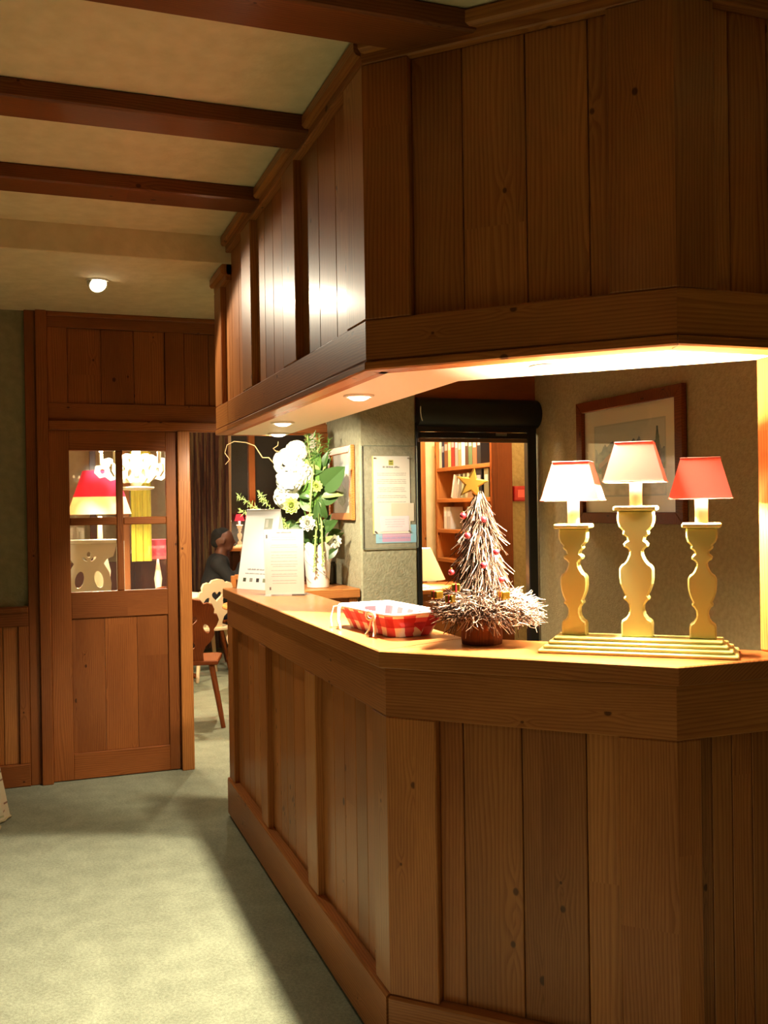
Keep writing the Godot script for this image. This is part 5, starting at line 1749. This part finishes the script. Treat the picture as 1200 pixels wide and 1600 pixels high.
	round_table(Vector3(2.42, 0, -9.26), 0.44, M.chair, "round wooden dining table in front of the seated person")
	wine_glass(Vector3(2.2, 0.7505, -9.02), "wine glass at the rim of the far round table beside the settle")
	wine_glass(Vector3(2.14, 0.7505, -9.24), "wine glass on the far round table closest to the seated person")
	wine_glass(Vector3(2.3, 0.7505, -9.4), "wine glass in the middle of the far round table")
	round_table(Vector3(1.86, 0, -7.55), 0.48, M.pale_wood, "pale round dining table near the carved chairs")
	t = thing("coffee_mug", "black mug on the pale round dining table", "mug", Vector3(1.475, 0.7505, -7.6))
	part(t, "cup", lathe([Vector2(0, 0), Vector2(0.036, 0), Vector2(0.038, 0.01), Vector2(0.038, 0.095), Vector2(0.035, 0.095), Vector2(0.034, 0.01), Vector2(0, 0.008)], 22), M.black)
	part(t, "handle", tube([Vector3(0.036, 0.075, 0), Vector3(0.06, 0.068, 0), Vector3(0.062, 0.035, 0), Vector3(0.036, 0.025, 0)], [0.005, 0.005, 0.005, 0.005], 8), M.black)
	t = thing("wooden_settle", "low wooden settle back between the pale carved chair and the seated person", "settle", Vector3(1.955, 0, -8.74))
	part(t, "top_rail", bbox(Vector3(0.5, 0.05, 0.04), 0.006, 0), M.rail2, at(0, 0.885, 0))
	for k in 5:
		part(t, "slat", bbox(Vector3(0.085, 0.42, 0.018), 0.003), M.chair, at(-0.19 + k * 0.095, 0.65, 0))
	for s in [-1, 1]:
		part(t, "post", bbox(Vector3(0.045, 0.9, 0.045), 0.004), M.rail2, at(s * 0.26, 0.45, 0))
		part(t, "leg", bbox(Vector3(0.04, 0.43, 0.04), 0.004), M.chair, at(s * 0.25, 0.215, 0.3))
	part(t, "seat", bbox(Vector3(0.54, 0.03, 0.34), 0.004, 0), M.rail2, at(0, 0.445, 0.165))
	build_person()
	# patterned curtain beside the night window
	var s := 128
	var im := Image.create(s, s, false, Image.FORMAT_RGB8)
	var n := FastNoiseLite.new()
	n.seed = 12
	n.frequency = 0.045
	for y in s:
		for x in s:
			var k := n.get_noise_2d(x * 1.6, y * 0.35)
			var c := Color8(84, 50, 36)
			if k > 0.12:
				c = Color8(108, 84, 54)
			elif k < -0.2:
				c = Color8(58, 30, 26)
			im.set_pixel(x, y, c)
	var cm := mat(Color.WHITE, 0.95)
	cm.albedo_texture = ImageTexture.create_from_image(im)
	cm.uv1_scale = Vector3(3, 0.42, 1)
	t = thing("patterned_curtain", "brown patterned curtain gathered beside the dark dining room window", "curtain", Vector3(1.66, 0.06, -10.02))
	part(t, "cloth", drape(0.5, 2.36, 5.0, 0.03, 0.005, 90, 8), cm)
	part(t, "curtain_rod", tube([Vector3(-0.32, 2.43, 0), Vector3(0.45, 2.43, 0)], [0.014, 0.014], 10), M.dark_wood)
	for k in 6:
		part(t, "ring", tube([Vector3(-0.22 + k * 0.088, 2.446, 0), Vector3(-0.22 + k * 0.088, 2.41, 0.012), Vector3(-0.22 + k * 0.088, 2.41, -0.012), Vector3(-0.22 + k * 0.088, 2.446, 0)], [0.003, 0.003, 0.003, 0.003], 5), M.dark_wood)
	part(t, "rod_bracket", tube([Vector3(-0.2, 2.43, 0), Vector3(-0.2, 2.541, 0)], [0.01, 0.01], 8), M.dark_wood)
	t = thing("cream_curtain", "narrow cream curtain edge hanging against the night window", "curtain", Vector3(1.93, 1.11, -10.14))
	part(t, "cloth", drape(0.07, 1.25, 1.0, 0.008, 0.004, 14, 8, -0.4), mat(Color8(236, 206, 168), 0.9))
	part(t, "header_tape", bbox(Vector3(0.06, 0.03, 0.02), 0.004), mat(Color8(236, 206, 168), 0.9), at(0, 1.265, 0))
	candelabra(Vector3(2.19, 1.1, -10.3), -0.2, "three armed lamp with pink shades on the dining room window sill", M.white_paint, shade_mat(Color8(222, 96, 128), Color(0.5, 0.2, 0.28)), 0.5).scale = Vector3.ONE * 0.72

func build_lobby() -> void:
	# table with a floor length cloth at the side of the lobby
	var st := stool()
	var n := 96
	var rows := 7
	var P := func(k: int, i: int) -> Vector3:
		var v := float(i) / rows
		var a := TAU * k / n
		var rr := 0.36 + 0.11 * (1.0 - v) + (1.0 - v) * (0.022 * sin(a * 17.0) + 0.012 * sin(a * 31.0 + 1.0))
		return Vector3(cos(a) * rr, 0.006 + 0.735 * v, sin(a) * rr)
	for i in rows:
		for k in n:
			var p := [P.call(k, i), P.call(k + 1, i), P.call(k + 1, i + 1), P.call(k, i + 1)]
			var a := TAU * (k + 0.5) / n
			var uv := []
			for q in p:
				uv.append(Vector2(a * 0.4, q.y))
			quad(st, p, uv, Vector3(cos(a), 0.15, sin(a)))
	for k in n:
		tri(st, [P.call(k, rows), P.call(k + 1, rows), Vector3(0, 0.745, 0)], [Vector2.ZERO, Vector2.RIGHT, Vector2.ONE], Vector3.UP)
	var im := Image.create(128, 128, false, Image.FORMAT_RGB8)
	im.fill(Color8(196, 184, 154))
	var r := RandomNumberGenerator.new()
	r.seed = 2
	for i in 26:
		var x := r.randi_range(6, 120)
		var y := r.randi_range(6, 120)
		for k in 10:
			fill(im, x + r.randi_range(-5, 5), y + r.randi_range(-5, 5), 2, 2, [Color8(120, 84, 66), Color8(150, 150, 110), Color8(90, 80, 60)][k % 3])
	var m := print_mat(im)
	m.uv1_scale = Vector3(2, 2, 1)
	var t := thing("side_table", "round side table hidden under a floor length cloth", "table", Vector3(-0.63, 0, -5.11))
	part(t, "table_top", lathe([Vector2(0, 0.715), Vector2(0.34, 0.715), Vector2(0.345, 0.725), Vector2(0.34, 0.738), Vector2(0, 0.738)], 40), M.door)
	part(t, "pedestal", lathe([Vector2(0, 0), Vector2(0.2, 0), Vector2(0.2, 0.03), Vector2(0.04, 0.06), Vector2(0.04, 0.715), Vector2(0, 0.715)], 20), M.door)
	t = thing("draped_tablecloth", "pale flowered tablecloth falling to the carpet beside the wainscot", "tablecloth", Vector3(-0.63, 0, -5.11))
	part(t, "cloth", st.commit(), m)
	var hem := []
	var rad := []
	for k in n + 1:
		hem.append(P.call(k, 0) + Vector3(0, 0.004, 0))
		rad.append(0.006)
	part(t, "fringe_hem", tube(hem, rad, 6, false), mat(Color8(176, 160, 120), 0.95))

func build_things() -> void:
	M.dark_frame = wood(M.tb, Color(0.66, 0.54, 0.46), 0.4)
	var red := shade_mat(Color8(226, 138, 124), Color(0.52, 0.27, 0.23))
	candelabra(Vector3(1.455, 1.1184, -2.105), -0.70, "three armed pale green table lamp with coral shades on the counter", M.ochre_paint, red, 2.4)
	build_tree()
	build_basket()
	build_cards()
	build_flowers()
	build_wall_things()
	build_office()
	build_dining()
	build_lobby()
